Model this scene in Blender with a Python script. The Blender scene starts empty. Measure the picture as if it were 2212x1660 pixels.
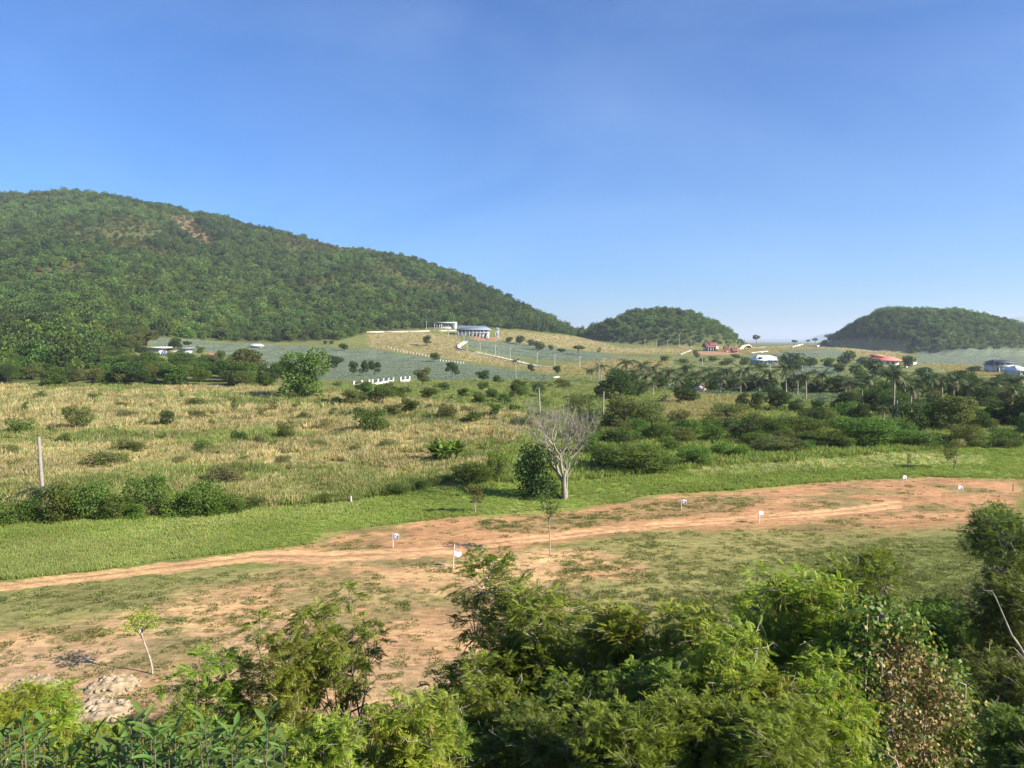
import bpy, math, random
import numpy as np
from mathutils import Vector

# ------------------------------------------------------------------ camera, sky, sun, exposure
sc = bpy.context.scene
COL = sc.collection
F, CX, CY, HOR, CAMZ = 1661.0, 1106.0, 830.0, 737.0, 12.0     # focal length and layout in a 2212 x 1660 frame
TH = math.atan((CY - HOR) / F)
cd = bpy.data.cameras.new('camera'); cam = bpy.data.objects.new('camera', cd); COL.objects.link(cam)
cam.location = (0, 0, CAMZ); cam.rotation_euler = (math.pi / 2 - TH, 0, 0)
cd.sensor_fit = 'HORIZONTAL'; cd.sensor_width = 36; cd.lens = 36 * F / 2212
cd.clip_start = 0.1; cd.clip_end = 90000
sc.camera = cam
SUN = Vector((4.05, -1.75, 2.45)).normalized()
SUN_EL = math.asin(SUN.z); SUN_ROT = math.atan2(SUN.x, SUN.y)
w = bpy.data.worlds.new('World'); sc.world = w; w.use_nodes = True
nt = w.node_tree; nt.nodes.clear()
sky = nt.nodes.new('ShaderNodeTexSky'); sky.sky_type = 'NISHITA'; sky.sun_disc = False
sky.sun_elevation = SUN_EL; sky.sun_rotation = SUN_ROT
sky.air_density = 1.0; sky.dust_density = 0.4; sky.ozone_density = 6.0; sky.altitude = 100
tint = nt.nodes.new('ShaderNodeMix'); tint.data_type = 'RGBA'; tint.blend_type = 'MULTIPLY'
tint.inputs[0].default_value = 1.0; tint.inputs[7].default_value = (0.55, 0.86, 1.20, 1)
bg = nt.nodes.new('ShaderNodeBackground'); bg.inputs[1].default_value = 0.060
wo = nt.nodes.new('ShaderNodeOutputWorld')
wc = nt.nodes.new('ShaderNodeTexCoord'); wm = nt.nodes.new('ShaderNodeMapping'); wm.inputs['Scale'].default_value = (1.0, 1.0, 2.6); wm.inputs['Rotation'].default_value = (0.12, 0.1, 0.4)
wn = nt.nodes.new('ShaderNodeTexNoise'); wn.inputs['Scale'].default_value = 1.7; wn.inputs['Detail'].default_value = 7; wn.inputs['Roughness'].default_value = 0.55; wn.inputs['Distortion'].default_value = 0.6
wr = nt.nodes.new('ShaderNodeMapRange'); wr.inputs[1].default_value = 0.42; wr.inputs[2].default_value = 0.80; wr.inputs[3].default_value = 0.0; wr.inputs[4].default_value = 0.11
wx = nt.nodes.new('ShaderNodeMix'); wx.data_type = 'RGBA'; wx.inputs[7].default_value = (7.2, 9.2, 11.5, 1)      # thin high cirrus over the whole sky
nt.links.new(wc.outputs['Generated'], wm.inputs[0]); nt.links.new(wm.outputs[0], wn.inputs['Vector']); nt.links.new(wn.outputs['Fac'], wr.inputs[0]); nt.links.new(wr.outputs[0], wx.inputs[0])
nt.links.new(sky.outputs[0], tint.inputs[6]); nt.links.new(tint.outputs[2], wx.inputs[6]); nt.links.new(wx.outputs[2], bg.inputs[0]); nt.links.new(bg.outputs[0], wo.inputs[0])
sd = bpy.data.lights.new('sun', 'SUN'); sd.energy = 4.9; sd.angle = math.radians(0.55); sd.color = (1.0, 0.93, 0.82)
so = bpy.data.objects.new('sun', sd); COL.objects.link(so); so.rotation_euler = SUN.to_track_quat('Z', 'Y').to_euler()
sc.view_settings.view_transform = 'Standard'; sc.view_settings.look = 'None'
sc.view_settings.exposure = 1.3; sc.view_settings.gamma = 1.0
cy = sc.cycles
cy.max_bounces = 6; cy.diffuse_bounces = 3; cy.glossy_bounces = 1; cy.transmission_bounces = 4
cy.transparent_max_bounces = 4; cy.volume_bounces = 0; cy.caustics_reflective = False; cy.caustics_refractive = False
cy.use_denoising = True

# ------------------------------------------------------------------ numeric helpers
rng = np.random.default_rng(7)
def R3(seed): return np.random.default_rng(seed)
def _hash(ix, iy, s):
    h = (ix.astype(np.int64) * 374761393 + iy.astype(np.int64) * 668265263 + s * 144665) & 0xFFFFFFFF
    h = ((h ^ (h >> 13)) * 1274126177) & 0xFFFFFFFF
    return ((h ^ (h >> 16)) & 0xFFFF) / 65535.0
def vnoise(x, y, s=0):
    x = np.asarray(x, float); y = np.asarray(y, float)
    ix = np.floor(x); iy = np.floor(y); fx = x - ix; fy = y - iy
    fx = fx * fx * (3 - 2 * fx); fy = fy * fy * (3 - 2 * fy)
    a = _hash(ix, iy, s); b = _hash(ix + 1, iy, s); c = _hash(ix, iy + 1, s); d = _hash(ix + 1, iy + 1, s)
    return a + (b - a) * fx + (c - a) * fy + (a - b - c + d) * fx * fy
def fbm(x, y, scale, s=0, octv=4):
    v = 0; amp = 0.5; tot = 0; f = 1.0 / scale
    for o in range(octv):
        v = v + amp * vnoise(x * f + 17.3 * o, y * f - 9.1 * o, s + o); tot += amp; amp *= 0.5; f *= 2.03
    return v / tot                                                # 0..1
def ray(u, v):
    yn = (CY - np.asarray(v, float)) / F
    dy = math.cos(TH) + math.sin(TH) * yn
    return (np.asarray(u, float) - CX) / F / dy, (-math.sin(TH) + math.cos(TH) * yn) / dy   # dX/dY, dZ/dY
def project(X, Y, Z):
    zc = np.asarray(Z, float) - CAMZ
    d = Y * math.cos(TH) - zc * math.sin(TH)
    d = np.where(np.abs(d) < 1e-3, 1e-3, d)
    return CX + F * X / d, CY - F * (Y * math.sin(TH) + zc * math.cos(TH)) / d
def zv(v, Y): return CAMZ + Y * ray(CX, v)[1]

# ------------------------------------------------------------------ terrain height table over (column, depth)
Ug = np.arange(-2400.0, 4601.0, 20.0); Yg = np.geomspace(4.0, 40000.0, 520); LY = np.log(Yg)
def ip(u, *pts):
    p = np.array(pts, float); return np.interp(u, p[:, 0], p[:, 1])
SKYL = [(-1500, 480), (-700, 450), (-300, 432), (0, 419), (60, 416), (110, 408), (150, 406), (210, 411), (270, 419), (330, 431), (380, 443), (430, 456),
        (500, 471), (560, 484), (620, 498), (680, 511), (740, 521), (800, 529), (850, 541), (900, 561), (950, 576), (1000, 591), (1040, 606),
        (1060, 620), (1100, 638), (1150, 666), (1200, 691), (1240, 709), (1265, 722), (1300, 732), (1400, 742), (4600, 742)]
def Yfoot(u): return ip(u, (-700, 180), (0, 205), (150, 232), (250, 330), (310, 455), (450, 500), (600, 520), (740, 545), (800, 600), (900, 650), (1000, 680), (1100, 720), (1180, 750), (1265, 800), (1400, 900))
def vfoot(u): return ip(u, (-700, 836), (0, 831), (150, 819), (250, 770), (310, 728), (450, 739), (600, 743), (740, 737), (800, 723), (900, 711), (1000, 709), (1100, 715), (1180, 722), (1265, 731), (1400, 743))
def Yridge(u): return ip(u, (-1500, 1000), (0, 1150), (600, 1090), (800, 1050), (1000, 960), (1100, 900), (1200, 860), (1265, 840), (1400, 950))
HILLS = [  # centre x, centre y, half width left, half width right, half depth, height
    (159.0, 800.0, 84.0, 78.0, 115.0, 29.0),
    (428.0, 840.0, 74.0, 210.0, 150.0, 43.0)]
def bank(Y): return np.interp(Y, [-20, 0, 3, 8, 14, 20, 24.5], [7.2, 6.8, 6.0, 4.5, 1.9, 0.3, 0.0])
def build_table():
    T = np.zeros((len(Ug), len(Yg)))
    sk = np.array(SKYL, float)
    for i, u in enumerate(Ug):
        P = [(1, 0.0), (25, 0.0), (100, 0.0), (200, zv(ip(u, (0, 833), (800, 834), (1000, 836), (1265, 838)), 200.0))]
        st = {300: ip(u, (250, 781), (310, 785), (450, 795), (600, 808), (740, 811), (800, 812), (1800, 812), (1950, 815), (2212, 820)),
              400: ip(u, (310, 752), (450, 768), (600, 780), (740, 782), (800, 784), (1000, 782), (1100, 788), (1265, 791), (1430, 794), (1620, 796), (1800, 800), (1950, 800), (2212, 808)),
              500: ip(u, (450, 738), (600, 748), (740, 749), (800, 752), (1000, 755), (1100, 766), (1180, 768), (1265, 772), (1430, 778), (1620, 782), (1800, 788), (1950, 789), (2212, 797)),
              600: ip(u, (800, 721), (900, 722), (1000, 727), (1100, 742), (1180, 748), (1265, 755), (1430, 763), (1620, 768), (1800, 772), (1950, 777), (2212, 782)),
              700: ip(u, (1000, 712), (1100, 719), (1180, 728), (1265, 738), (1430, 749), (1620, 756), (1800, 759), (1950, 767), (2212, 770)),
              800: ip(u, (1265, 731), (1430, 745), (1620, 750), (1800, 750), (1950, 760), (2212, 763)),
              1000: ip(u, (1265, 742), (1430, 743), (1620, 746), (1800, 747), (1950, 752), (2212, 756)),
              1300: 744.5}
        yf, yr = float(Yfoot(u)), float(Yridge(u))
        mount = u < 1330
        for Y, v in st.items():
            if (not mount) or Y < yf - 25: P.append((Y, zv(v, Y)))
        if mount:
            vf = float(vfoot(u)); vr = float(np.interp(u, sk[:, 0], sk[:, 1])) + 6.5 * F / yr * 0.9
            vr = min(vr, vf - 0.5)
            for t in np.linspace(0, 1, 14):
                Y = yf + (yr - yf) * t
                g = 0.55 * t + 0.45 * (1 - (1 - t) ** 2.2)
                P.append((Y, zv(vf + (vr - vf) * g, Y)))
            zr = P[-1][1]
            P += [(yr * 1.06, zr * 0.985), (yr * 1.25, zr * 0.8), (yr * 1.7, zr * 0.4), (2600, 0.5)]
        else: P.append((2200, 1.0))
        P += [(5000, 0.0), (40000, 0.0)]
        P = np.array(P); T[i] = np.interp(Yg, P[:, 0], P[:, 1])
    k = np.exp(-0.5 * (np.arange(-3, 4) / 1.2) ** 2); k /= k.sum()
    T = np.apply_along_axis(lambda a: np.convolve(np.pad(a, 3, mode='edge'), k, 'valid'), 0, T)
    T = np.apply_along_axis(lambda a: np.convolve(np.pad(a, 3, mode='edge'), k, 'valid'), 1, T)
    return T
TAB = build_table()
def height(X, Y, fine=True):
    X = np.asarray(X, float); Y = np.asarray(Y, float)
    Yc = np.maximum(Y, 4.5)
    u = CX + F * (X / Yc) * (1 / math.cos(TH))
    fi = np.clip((u - Ug[0]) / 20.0, 0, len(Ug) - 1.001); fj = np.clip((np.log(Yc) - LY[0]) / (LY[1] - LY[0]), 0, len(Yg) - 1.001)
    i = fi.astype(int); j = fj.astype(int); a = fi - i; b = fj - j
    z = TAB[i, j] * (1 - a) * (1 - b) + TAB[i + 1, j] * a * (1 - b) + TAB[i, j + 1] * (1 - a) * b + TAB[i + 1, j + 1] * a * b
    for cx, cy_, l, r, d, h in HILLS:
        dx = X - cx; q = (dx / np.where(dx < 0, l, r)) ** 2 + ((Y - cy_) / d) ** 2
        z = z + h * np.clip(1 - q, 0, 1) ** (0.8 if h < 30 else 1.45)
        if not fine: continue
        z = z + np.clip(1 - q, 0, 1) ** 0.5 * (fbm(X, Y, 34, 13, 3) - 0.5) * 9
    if not fine: return z
    far = np.clip((Y - 60) / 300, 0, 1)
    steep = np.clip((z - 16) / 50, 0, 1) * np.clip((2200 - Y) / 800, 0, 1)
    z = z + (fbm(X, Y, 9.0, 3, 3) - 0.5) * 0.22 * (1 - far) + far * (fbm(X, Y, 60, 5, 3) - 0.5) * 1.2 * (Y < 2500)
    uu = CX + F * X / Yc; rr = np.clip((Y / Yridge(uu) - 0.7) / 0.25, 0, 1)
    z = z + steep * ((fbm(X, Y * 0.4, 80, 9, 4) - 0.5) * (34 * (1 - rr) + 12 * rr))
    z = np.where(Y < 24.5, np.maximum(z, bank(Y) + (fbm(X, Y, 5, 8, 3) - 0.5) * 0.3 * np.clip((24.5 - Y) / 3, 0, 1)), z)
    return z
YM = np.concatenate([np.geomspace(24.6, 150, 60), np.geomspace(153, 1400, 150)])
def ground_at(u, v):
    """first hit of the view rays with the terrain: X, Y, Z arrays"""
    u = np.atleast_1d(np.asarray(u, float)); v = np.atleast_1d(np.asarray(v, float))
    sx, sz = ray(u, v); out = np.zeros((len(u), 3))
    for k in range(0, len(u), 1500):
        a = sx[k:k + 1500, None]; b = sz[k:k + 1500, None]
        below = (CAMZ + b * YM[None]) <= height(a * YM[None], np.broadcast_to(YM[None], (a.shape[0], len(YM))), False)
        j = np.where(below.any(1), below.argmax(1), len(YM) - 1)
        y1 = YM[j]; y0 = YM[np.maximum(j - 1, 0)]; a = a[:, 0]; b = b[:, 0]
        y1 = y1 * 1.02; y0 = y0 * 0.98
        for _ in range(8):
            m = (y0 + y1) / 2; bl = (CAMZ + b * m) <= height(a * m, m)
            y1 = np.where(bl, m, y1); y0 = np.where(bl, y0, m)
        out[k:k + 1500, 0] = a * y1; out[k:k + 1500, 1] = y1; out[k:k + 1500, 2] = height(a * y1, y1)
    return out
def g1(u, v):
    p = ground_at(u, v)[0]; return float(p[0]), float(p[1]), float(p[2])
def inpoly(u, v, poly):
    p = np.array(poly, float); r = np.zeros(np.shape(u), bool); j = len(p) - 1
    for i in range(len(p)):
        x0, y0 = p[i]; x1, y1 = p[j]; j = i
        if y0 == y1: continue
        c = (y0 > v) != (y1 > v)
        r ^= c & (u < (x1 - x0) * (v - y0) / (y1 - y0) + x0)
    return r

# ------------------------------------------------------------------ mesh and object helpers
class MB:
    def __init__(self): self.v = []; self.f = []; self.a = []; self.n = 0
    def add(self, V, Fc, a=0.5):
        V = np.asarray(V, float).reshape(-1, 3); Fc = np.asarray(Fc, np.int64)
        self.v.append(V); self.f.append(Fc + self.n); self.a.append(np.broadcast_to(np.asarray(a, float), (len(V),))); self.n += len(V)
    def box(self, c, s, a=0.5, rz=0.0):
        c = np.array(c, float); h = np.array(s, float) / 2
        q = np.array([(x, y, z) for z in (-1, 1) for y in (-1, 1) for x in (-1, 1)], float) * h
        if rz: q = q @ np.array([[math.cos(rz), math.sin(rz), 0], [-math.sin(rz), math.cos(rz), 0], [0, 0, 1]])
        self.add(q + c, [(0, 2, 3, 1), (4, 5, 7, 6), (0, 1, 5, 4), (2, 6, 7, 3), (0, 4, 6, 2), (1, 3, 7, 5)], a)
    def tube(self, pts, rad, sides=6, a=0.5):
        P = np.array(pts, float); n = len(P); rad = np.broadcast_to(np.asarray(rad, float), (n,))
        T = np.gradient(P, axis=0); T /= np.linalg.norm(T, axis=1)[:, None] + 1e-9
        ref = np.where(np.abs(T[:, 2:3]) > 0.9, np.array([[1.0, 0, 0]]), np.array([[0, 0, 1.0]]))
        A = np.cross(T, ref); A /= np.linalg.norm(A, axis=1)[:, None] + 1e-9; B = np.cross(T, A)
        th = np.arange(sides) / sides * 2 * math.pi
        V = P[:, None] + rad[:, None, None] * (np.cos(th)[None, :, None] * A[:, None] + np.sin(th)[None, :, None] * B[:, None])
        fs = []
        for i in range(n - 1):
            for k in range(sides):
                k2 = (k + 1) % sides; fs.append((i * sides + k, i * sides + k2, (i + 1) * sides + k2, (i + 1) * sides + k))
        self.add(V.reshape(-1, 3), fs, a)
        cap = [(0, k + 1, k) for k in range(1, sides - 1)] + [((n - 1) * sides, (n - 1) * sides + k, (n - 1) * sides + k + 1) for k in range(1, sides - 1)]
        self.add(V.reshape(-1, 3), cap, a)
    def leaves(self, P, D, N, L, W, a):
        D = D / (np.linalg.norm(D, axis=1)[:, None] + 1e-9); S = np.cross(D, N); S /= np.linalg.norm(S, axis=1)[:, None] + 1e-9
        L = np.broadcast_to(np.asarray(L, float), (len(P),))[:, None]; W = np.broadcast_to(np.asarray(W, float), (len(P),))[:, None]
        V = np.stack([P, P + D * L * 0.45 + S * W * 0.5, P + D * L, P + D * L * 0.45 - S * W * 0.5], 1).reshape(-1, 3)
        i = np.arange(len(P))[:, None] * 4; self.add(V, i + np.array([[0, 1, 2, 3]]), np.repeat(np.broadcast_to(a, (len(P),)), 4))
    def mesh(self, name, mat=None, smooth=False):
        V = np.concatenate(self.v); me = bpy.data.meshes.new(name)
        me.vertices.add(len(V)); me.vertices.foreach_set('co', V.astype(np.float32).ravel())
        idx = []; st = []; o = 0
        for f in self.f:
            f = f.reshape(len(f), -1); idx.append(f.ravel()); st.append(o + np.arange(len(f)) * f.shape[1]); o += f.size
        idx = np.concatenate(idx).astype(np.int32); st = np.concatenate(st).astype(np.int32)
        me.loops.add(len(idx)); me.loops.foreach_set('vertex_index', idx)
        me.polygons.add(len(st)); me.polygons.foreach_set('loop_start', st)
        me.update(calc_edges=True)
        at = me.attributes.new('var', 'FLOAT', 'POINT'); at.data.foreach_set('value', np.concatenate(self.a).astype(np.float32))
        if smooth: me.polygons.foreach_set('use_smooth', np.ones(len(st), bool))
        if mat: me.materials.append(mat)
        return me
def link(name, data=None, parent=None, loc=None, mat=None, scale=None, rot=None):
    o = bpy.data.objects.new(name, data); COL.objects.link(o)
    if parent: o.parent = parent
    if loc is not None: o.location = loc
    if scale is not None: o.scale = scale
    if rot is not None: o.rotation_euler = rot
    if mat is not None and data is not None:
        o.material_slots[0].link = 'OBJECT'; o.material_slots[0].material = mat
    return o
def tag(o, label=None, cat=None, group=None, kind=None):
    if label: o['label'] = label
    if cat: o['category'] = cat
    if group: o['group'] = group
    if kind: o['kind'] = kind
    return o
ONES = ['', 'first', 'second', 'third', 'fourth', 'fifth', 'sixth', 'seventh', 'eighth', 'ninth', 'tenth', 'eleventh', 'twelfth', 'thirteenth',
        'fourteenth', 'fifteenth', 'sixteenth', 'seventeenth', 'eighteenth', 'nineteenth']
TENS = ['', '', 'twenty', 'thirty', 'forty', 'fifty', 'sixty', 'seventy', 'eighty', 'ninety']
def ordinal(n):
    if n < 20: return ONES[n]
    if n >= 100: return 'hundred and ' + ordinal(n - 100) if n > 100 else 'hundredth'
    return TENS[n // 10] + '-' + ONES[n % 10] if n % 10 else TENS[n // 10][:-1] + 'ieth'
SERIES = {}
def series(o, label, cat, group):
    """things of one kind and place: the label is finished with the place in the row, counted from the left"""
    SERIES.setdefault((label, group, cat), []).append(o)
def finish_series():
    for (label, group, cat), L in SERIES.items():
        def px(o): return float(project(o.location.x, o.location.y, o.location.z)[0])
        L.sort(key=px)
        for k, o in enumerate(L):
            o['category'] = cat; o['group'] = group
            o['label'] = label if len(L) == 1 else f'{label}, {ordinal(k + 1)} from the left'

# ------------------------------------------------------------------ materials
def new_mat(name):
    m = bpy.data.materials.new(name); m.use_nodes = True; m.node_tree.nodes.clear(); return m, m.node_tree.nodes, m.node_tree.links
def val(nodes, links, op, a, b):
    n = nodes.new('ShaderNodeMath'); n.operation = op
    for k, x in enumerate((a, b)):
        if hasattr(x, 'links'): links.new(x, n.inputs[k])
        else: n.inputs[k].default_value = x
    return n.outputs[0]
def mixc(nodes, links, f, a, b, mode='MIX'):
    n = nodes.new('ShaderNodeMix'); n.data_type = 'RGBA'; n.blend_type = mode
    for k, x in ((0, f), (6, a), (7, b)):
        if hasattr(x, 'links'): links.new(x, n.inputs[k])
        elif isinstance(x, tuple): n.inputs[k].default_value = (*x, 1)
        else: n.inputs[k].default_value = x
    return n.outputs[2]
def leaf_mat(name, ca, cb, dry=(0.22, 0.13, 0.045), dry_from=0.96, trans=0.36, inst=False, rough=0.55):
    m, N, L = new_mat(name)
    at = N.new('ShaderNodeAttribute'); at.attribute_name = 'var'
    c = mixc(N, L, at.outputs['Fac'], ca, cb)
    gt = val(N, L, 'GREATER_THAN', at.outputs['Fac'], dry_from)
    c = mixc(N, L, gt, c, dry)
    if inst:
        ti = N.new('ShaderNodeAttribute'); ti.attribute_type = 'INSTANCER'; ti.attribute_name = 'tint'
        c = mixc(N, L, 1.0, c, ti.outputs['Color'], 'MULTIPLY')
    else:
        oi = N.new('ShaderNodeObjectInfo'); hs = N.new('ShaderNodeHueSaturation')
        L.new(val(N, L, 'ADD', val(N, L, 'MULTIPLY', oi.outputs['Random'], 0.05), 0.475), hs.inputs['Hue'])
        L.new(val(N, L, 'ADD', val(N, L, 'MULTIPLY', oi.outputs['Random'], 0.45), 0.78), hs.inputs['Value'])
        L.new(c, hs.inputs['Color']); c = hs.outputs[0]
    p = N.new('ShaderNodeBsdfPrincipled'); p.inputs['Roughness'].default_value = rough; p.inputs['Specular IOR Level'].default_value = 0.25
    L.new(c, p.inputs['Base Color'])
    t = N.new('ShaderNodeBsdfTranslucent'); L.new(mixc(N, L, 1.0, c, (1.25, 1.35, 0.6), 'MULTIPLY'), t.inputs['Color'])
    mx = N.new('ShaderNodeMixShader'); mx.inputs[0].default_value = trans
    L.new(p.outputs[0], mx.inputs[1]); L.new(t.outputs[0], mx.inputs[2])
    o = N.new('ShaderNodeOutputMaterial'); L.new(mx.outputs[0], o.inputs[0])
    return m
def plain_mat(name, ca, cb=None, rough=0.8, scale=3.0, detail=4.0, bump=0.0, spec=0.3, stretch=(1, 1, 1)):
    m, N, L = new_mat(name); cb = cb or tuple(x * 0.8 for x in ca)
    tc = N.new('ShaderNodeTexCoord'); mp = N.new('ShaderNodeMapping'); mp.inputs['Scale'].default_value = stretch
    L.new(tc.outputs['Object'], mp.inputs[0])
    nz = N.new('ShaderNodeTexNoise'); nz.inputs['Scale'].default_value = scale; nz.inputs['Detail'].default_value = detail
    L.new(mp.outputs[0], nz.inputs['Vector'])
    rp = N.new('ShaderNodeMapRange'); rp.inputs[1].default_value = 0.35; rp.inputs[2].default_value = 0.65; L.new(nz.outputs['Fac'], rp.inputs[0])
    p = N.new('ShaderNodeBsdfPrincipled'); p.inputs['Roughness'].default_value = rough; p.inputs['Specular IOR Level'].default_value = spec
    L.new(mixc(N, L, rp.outputs[0], ca, cb), p.inputs['Base Color'])
    if bump:
        b = N.new('ShaderNodeBump'); b.inputs['Strength'].default_value = bump; b.inputs['Distance'].default_value = 0.05
        L.new(nz.outputs['Fac'], b.inputs['Height']); L.new(b.outputs[0], p.inputs['Normal'])
    o = N.new('ShaderNodeOutputMaterial'); L.new(p.outputs[0], o.inputs[0])
    return m
M = {}
M['leaf_dark'] = leaf_mat('leaf_dark', (0.028, 0.056, 0.013), (0.080, 0.125, 0.026))
M['leaf_mid'] = leaf_mat('leaf_mid', (0.050, 0.090, 0.015), (0.130, 0.185, 0.030))
M['leaf_olive'] = leaf_mat('leaf_olive', (0.080, 0.098, 0.022), (0.165, 0.180, 0.048), dry_from=0.93)
M['leaf_bright'] = leaf_mat('leaf_bright', (0.065, 0.125, 0.016), (0.180, 0.250, 0.035))
M['leaf_scrub'] = leaf_mat('leaf_scrub', (0.110, 0.115, 0.036), (0.205, 0.190, 0.075), dry_from=0.85)
M['leaf_layer'] = leaf_mat('leaf_layer', (0.045, 0.088, 0.012), (0.150, 0.210, 0.028))
M['leaf_wood'] = leaf_mat('leaf_wood', (0.040, 0.080, 0.015), (0.122, 0.172, 0.034), inst=True, dry_from=0.995)
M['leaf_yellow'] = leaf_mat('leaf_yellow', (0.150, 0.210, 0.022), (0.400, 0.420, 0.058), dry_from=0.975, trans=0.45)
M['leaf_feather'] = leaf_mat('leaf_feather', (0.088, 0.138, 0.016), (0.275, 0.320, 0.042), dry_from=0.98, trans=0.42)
M['leaf_shade'] = leaf_mat('leaf_shade', (0.060, 0.105, 0.016), (0.185, 0.235, 0.034), dry_from=0.985, trans=0.4)  # darker copy of the leaf green, with foreground shade put into the colour
M['leaf_vine'] = leaf_mat('leaf_vine', (0.065, 0.120, 0.020), (0.200, 0.260, 0.060), dry_from=0.9, dry=(0.33, 0.27, 0.06), trans=0.34)
M['leaf_dead'] = leaf_mat('leaf_dead', (0.215, 0.130, 0.058), (0.440, 0.310, 0.165), dry_from=0.9, dry=(0.10, 0.14, 0.03), trans=0.2)
M['leaf_broad'] = leaf_mat('leaf_broad', (0.060, 0.120, 0.022), (0.160, 0.230, 0.050), dry_from=0.985, trans=0.3, rough=0.38)
M['leaf_banana'] = leaf_mat('leaf_banana', (0.100, 0.180, 0.025), (0.230, 0.290, 0.050), trans=0.35, rough=0.4, dry=(0.3, 0.22, 0.09))
M['frond'] = leaf_mat('frond', (0.045, 0.075, 0.020), (0.115, 0.145, 0.050), trans=0.25, rough=0.45)
M['frond_old'] = leaf_mat('frond_old', (0.120, 0.090, 0.040), (0.190, 0.150, 0.080), trans=0.2)
M['pod'] = leaf_mat('pod', (0.150, 0.085, 0.034), (0.400, 0.420, 0.075), trans=0.25)
M['weed'] = leaf_mat('weed', (0.085, 0.120, 0.022), (0.200, 0.220, 0.060), inst=True, trans=0.35, dry=(0.28, 0.24, 0.12), dry_from=0.93)
M['grass_green'] = leaf_mat('grass_green', (0.142, 0.208, 0.034), (0.320, 0.378, 0.095), inst=True, trans=0.35, dry=(0.36, 0.32, 0.14), dry_from=0.94)
M['grass_dry'] = leaf_mat('grass_dry', (0.290, 0.235, 0.105), (0.580, 0.465, 0.245), inst=True, trans=0.3, dry=(0.15, 0.18, 0.04), dry_from=0.88)
M['pine_leaf'] = leaf_mat('pine_leaf', (0.150, 0.210, 0.125), (0.260, 0.320, 0.210), inst=True, trans=0.15, dry_from=0.98, rough=0.75)
M['bark'] = plain_mat('bark', (0.17, 0.13, 0.10), (0.08, 0.06, 0.05), scale=6, bump=0.4, stretch=(4, 4, 1))
M['bark_pale'] = plain_mat('bark_pale', (0.40, 0.34, 0.28), (0.22, 0.18, 0.14), scale=5, bump=0.4, stretch=(4, 4, 1))
M['bark_grey'] = plain_mat('bark_grey', (0.32, 0.29, 0.225), (0.17, 0.152, 0.115), scale=4, bump=0.4, stretch=(4, 4, 1))
M['palm_bark'] = plain_mat('palm_bark', (0.34, 0.30, 0.25), (0.20, 0.17, 0.14), scale=9, bump=0.4, stretch=(0.4, 0.4, 8))
M['concrete'] = plain_mat('concrete', (0.44, 0.42, 0.38), (0.34, 0.325, 0.29), scale=2)
M['white_wall'] = plain_mat('white_wall', (0.60, 0.59, 0.565), (0.48, 0.468, 0.44), scale=0.8)
M['cream_wall'] = plain_mat('cream_wall', (0.48, 0.435, 0.34), (0.38, 0.34, 0.265), scale=0.8)
M['blue_wall'] = plain_mat('blue_wall', (0.42, 0.60, 0.68), (0.34, 0.52, 0.61), scale=0.8)
M['pink_wall'] = plain_mat('pink_wall', (0.72, 0.50, 0.42), (0.62, 0.42, 0.35), scale=0.8)
M['orange_wall'] = plain_mat('orange_wall', (0.48, 0.20, 0.11), (0.38, 0.16, 0.09), scale=0.8)
M['roof_grey'] = plain_mat('roof_grey', (0.23, 0.27, 0.31), (0.18, 0.215, 0.25), rough=0.5, scale=1.2)
M['roof_dark'] = plain_mat('roof_dark', (0.07, 0.08, 0.11), (0.05, 0.055, 0.08), rough=0.6, scale=1.2)
M['roof_red'] = plain_mat('roof_red', (0.24, 0.078, 0.060), (0.16, 0.055, 0.044), rough=0.6, scale=1.2)
M['roof_tile'] = plain_mat('roof_tile', (0.56, 0.215, 0.150), (0.45, 0.165, 0.115), rough=0.7, scale=1.0)
M['roof_white'] = plain_mat('roof_white', (0.70, 0.72, 0.74), (0.62, 0.64, 0.67), rough=0.45, scale=0.8)
M['glass'] = plain_mat('glass', (0.030, 0.040, 0.050), (0.020, 0.027, 0.034), rough=0.12, spec=0.6)
M['dark_metal'] = plain_mat('dark_metal', (0.04, 0.04, 0.045), rough=0.5)
M['flag_white'] = plain_mat('flag_white', (0.80, 0.81, 0.84), (0.74, 0.75, 0.80), rough=0.7, scale=4)
M['flag_print'] = plain_mat('flag_print', (0.24, 0.25, 0.46), (0.36, 0.37, 0.55), rough=0.7, scale=6)
M['flag_yellow'] = plain_mat('flag_yellow', (0.80, 0.62, 0.06), rough=0.7)
M['flag_red'] = plain_mat('flag_red', (0.55, 0.10, 0.05), rough=0.7)
M['pole_white'] = plain_mat('pole_white', (0.62, 0.60, 0.55), (0.45, 0.42, 0.36), rough=0.6, scale=6)
M['stone'] = plain_mat('stone', (0.40, 0.325, 0.215), (0.27, 0.205, 0.13), scale=3, bump=0.6)
M['canopy_pink'] = plain_mat('canopy_pink', (0.72, 0.42, 0.44), (0.80, 0.62, 0.62), rough=0.7, scale=2)
M['truck_blue'] = plain_mat('truck_blue', (0.10, 0.20, 0.42), (0.08, 0.16, 0.34), rough=0.3, spec=0.5)
M['rubber'] = plain_mat('rubber', (0.025, 0.025, 0.025))
M['far_hill'] = plain_mat('far_hill', (0.055, 0.085, 0.045), (0.075, 0.10, 0.05), scale=0.01)

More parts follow.
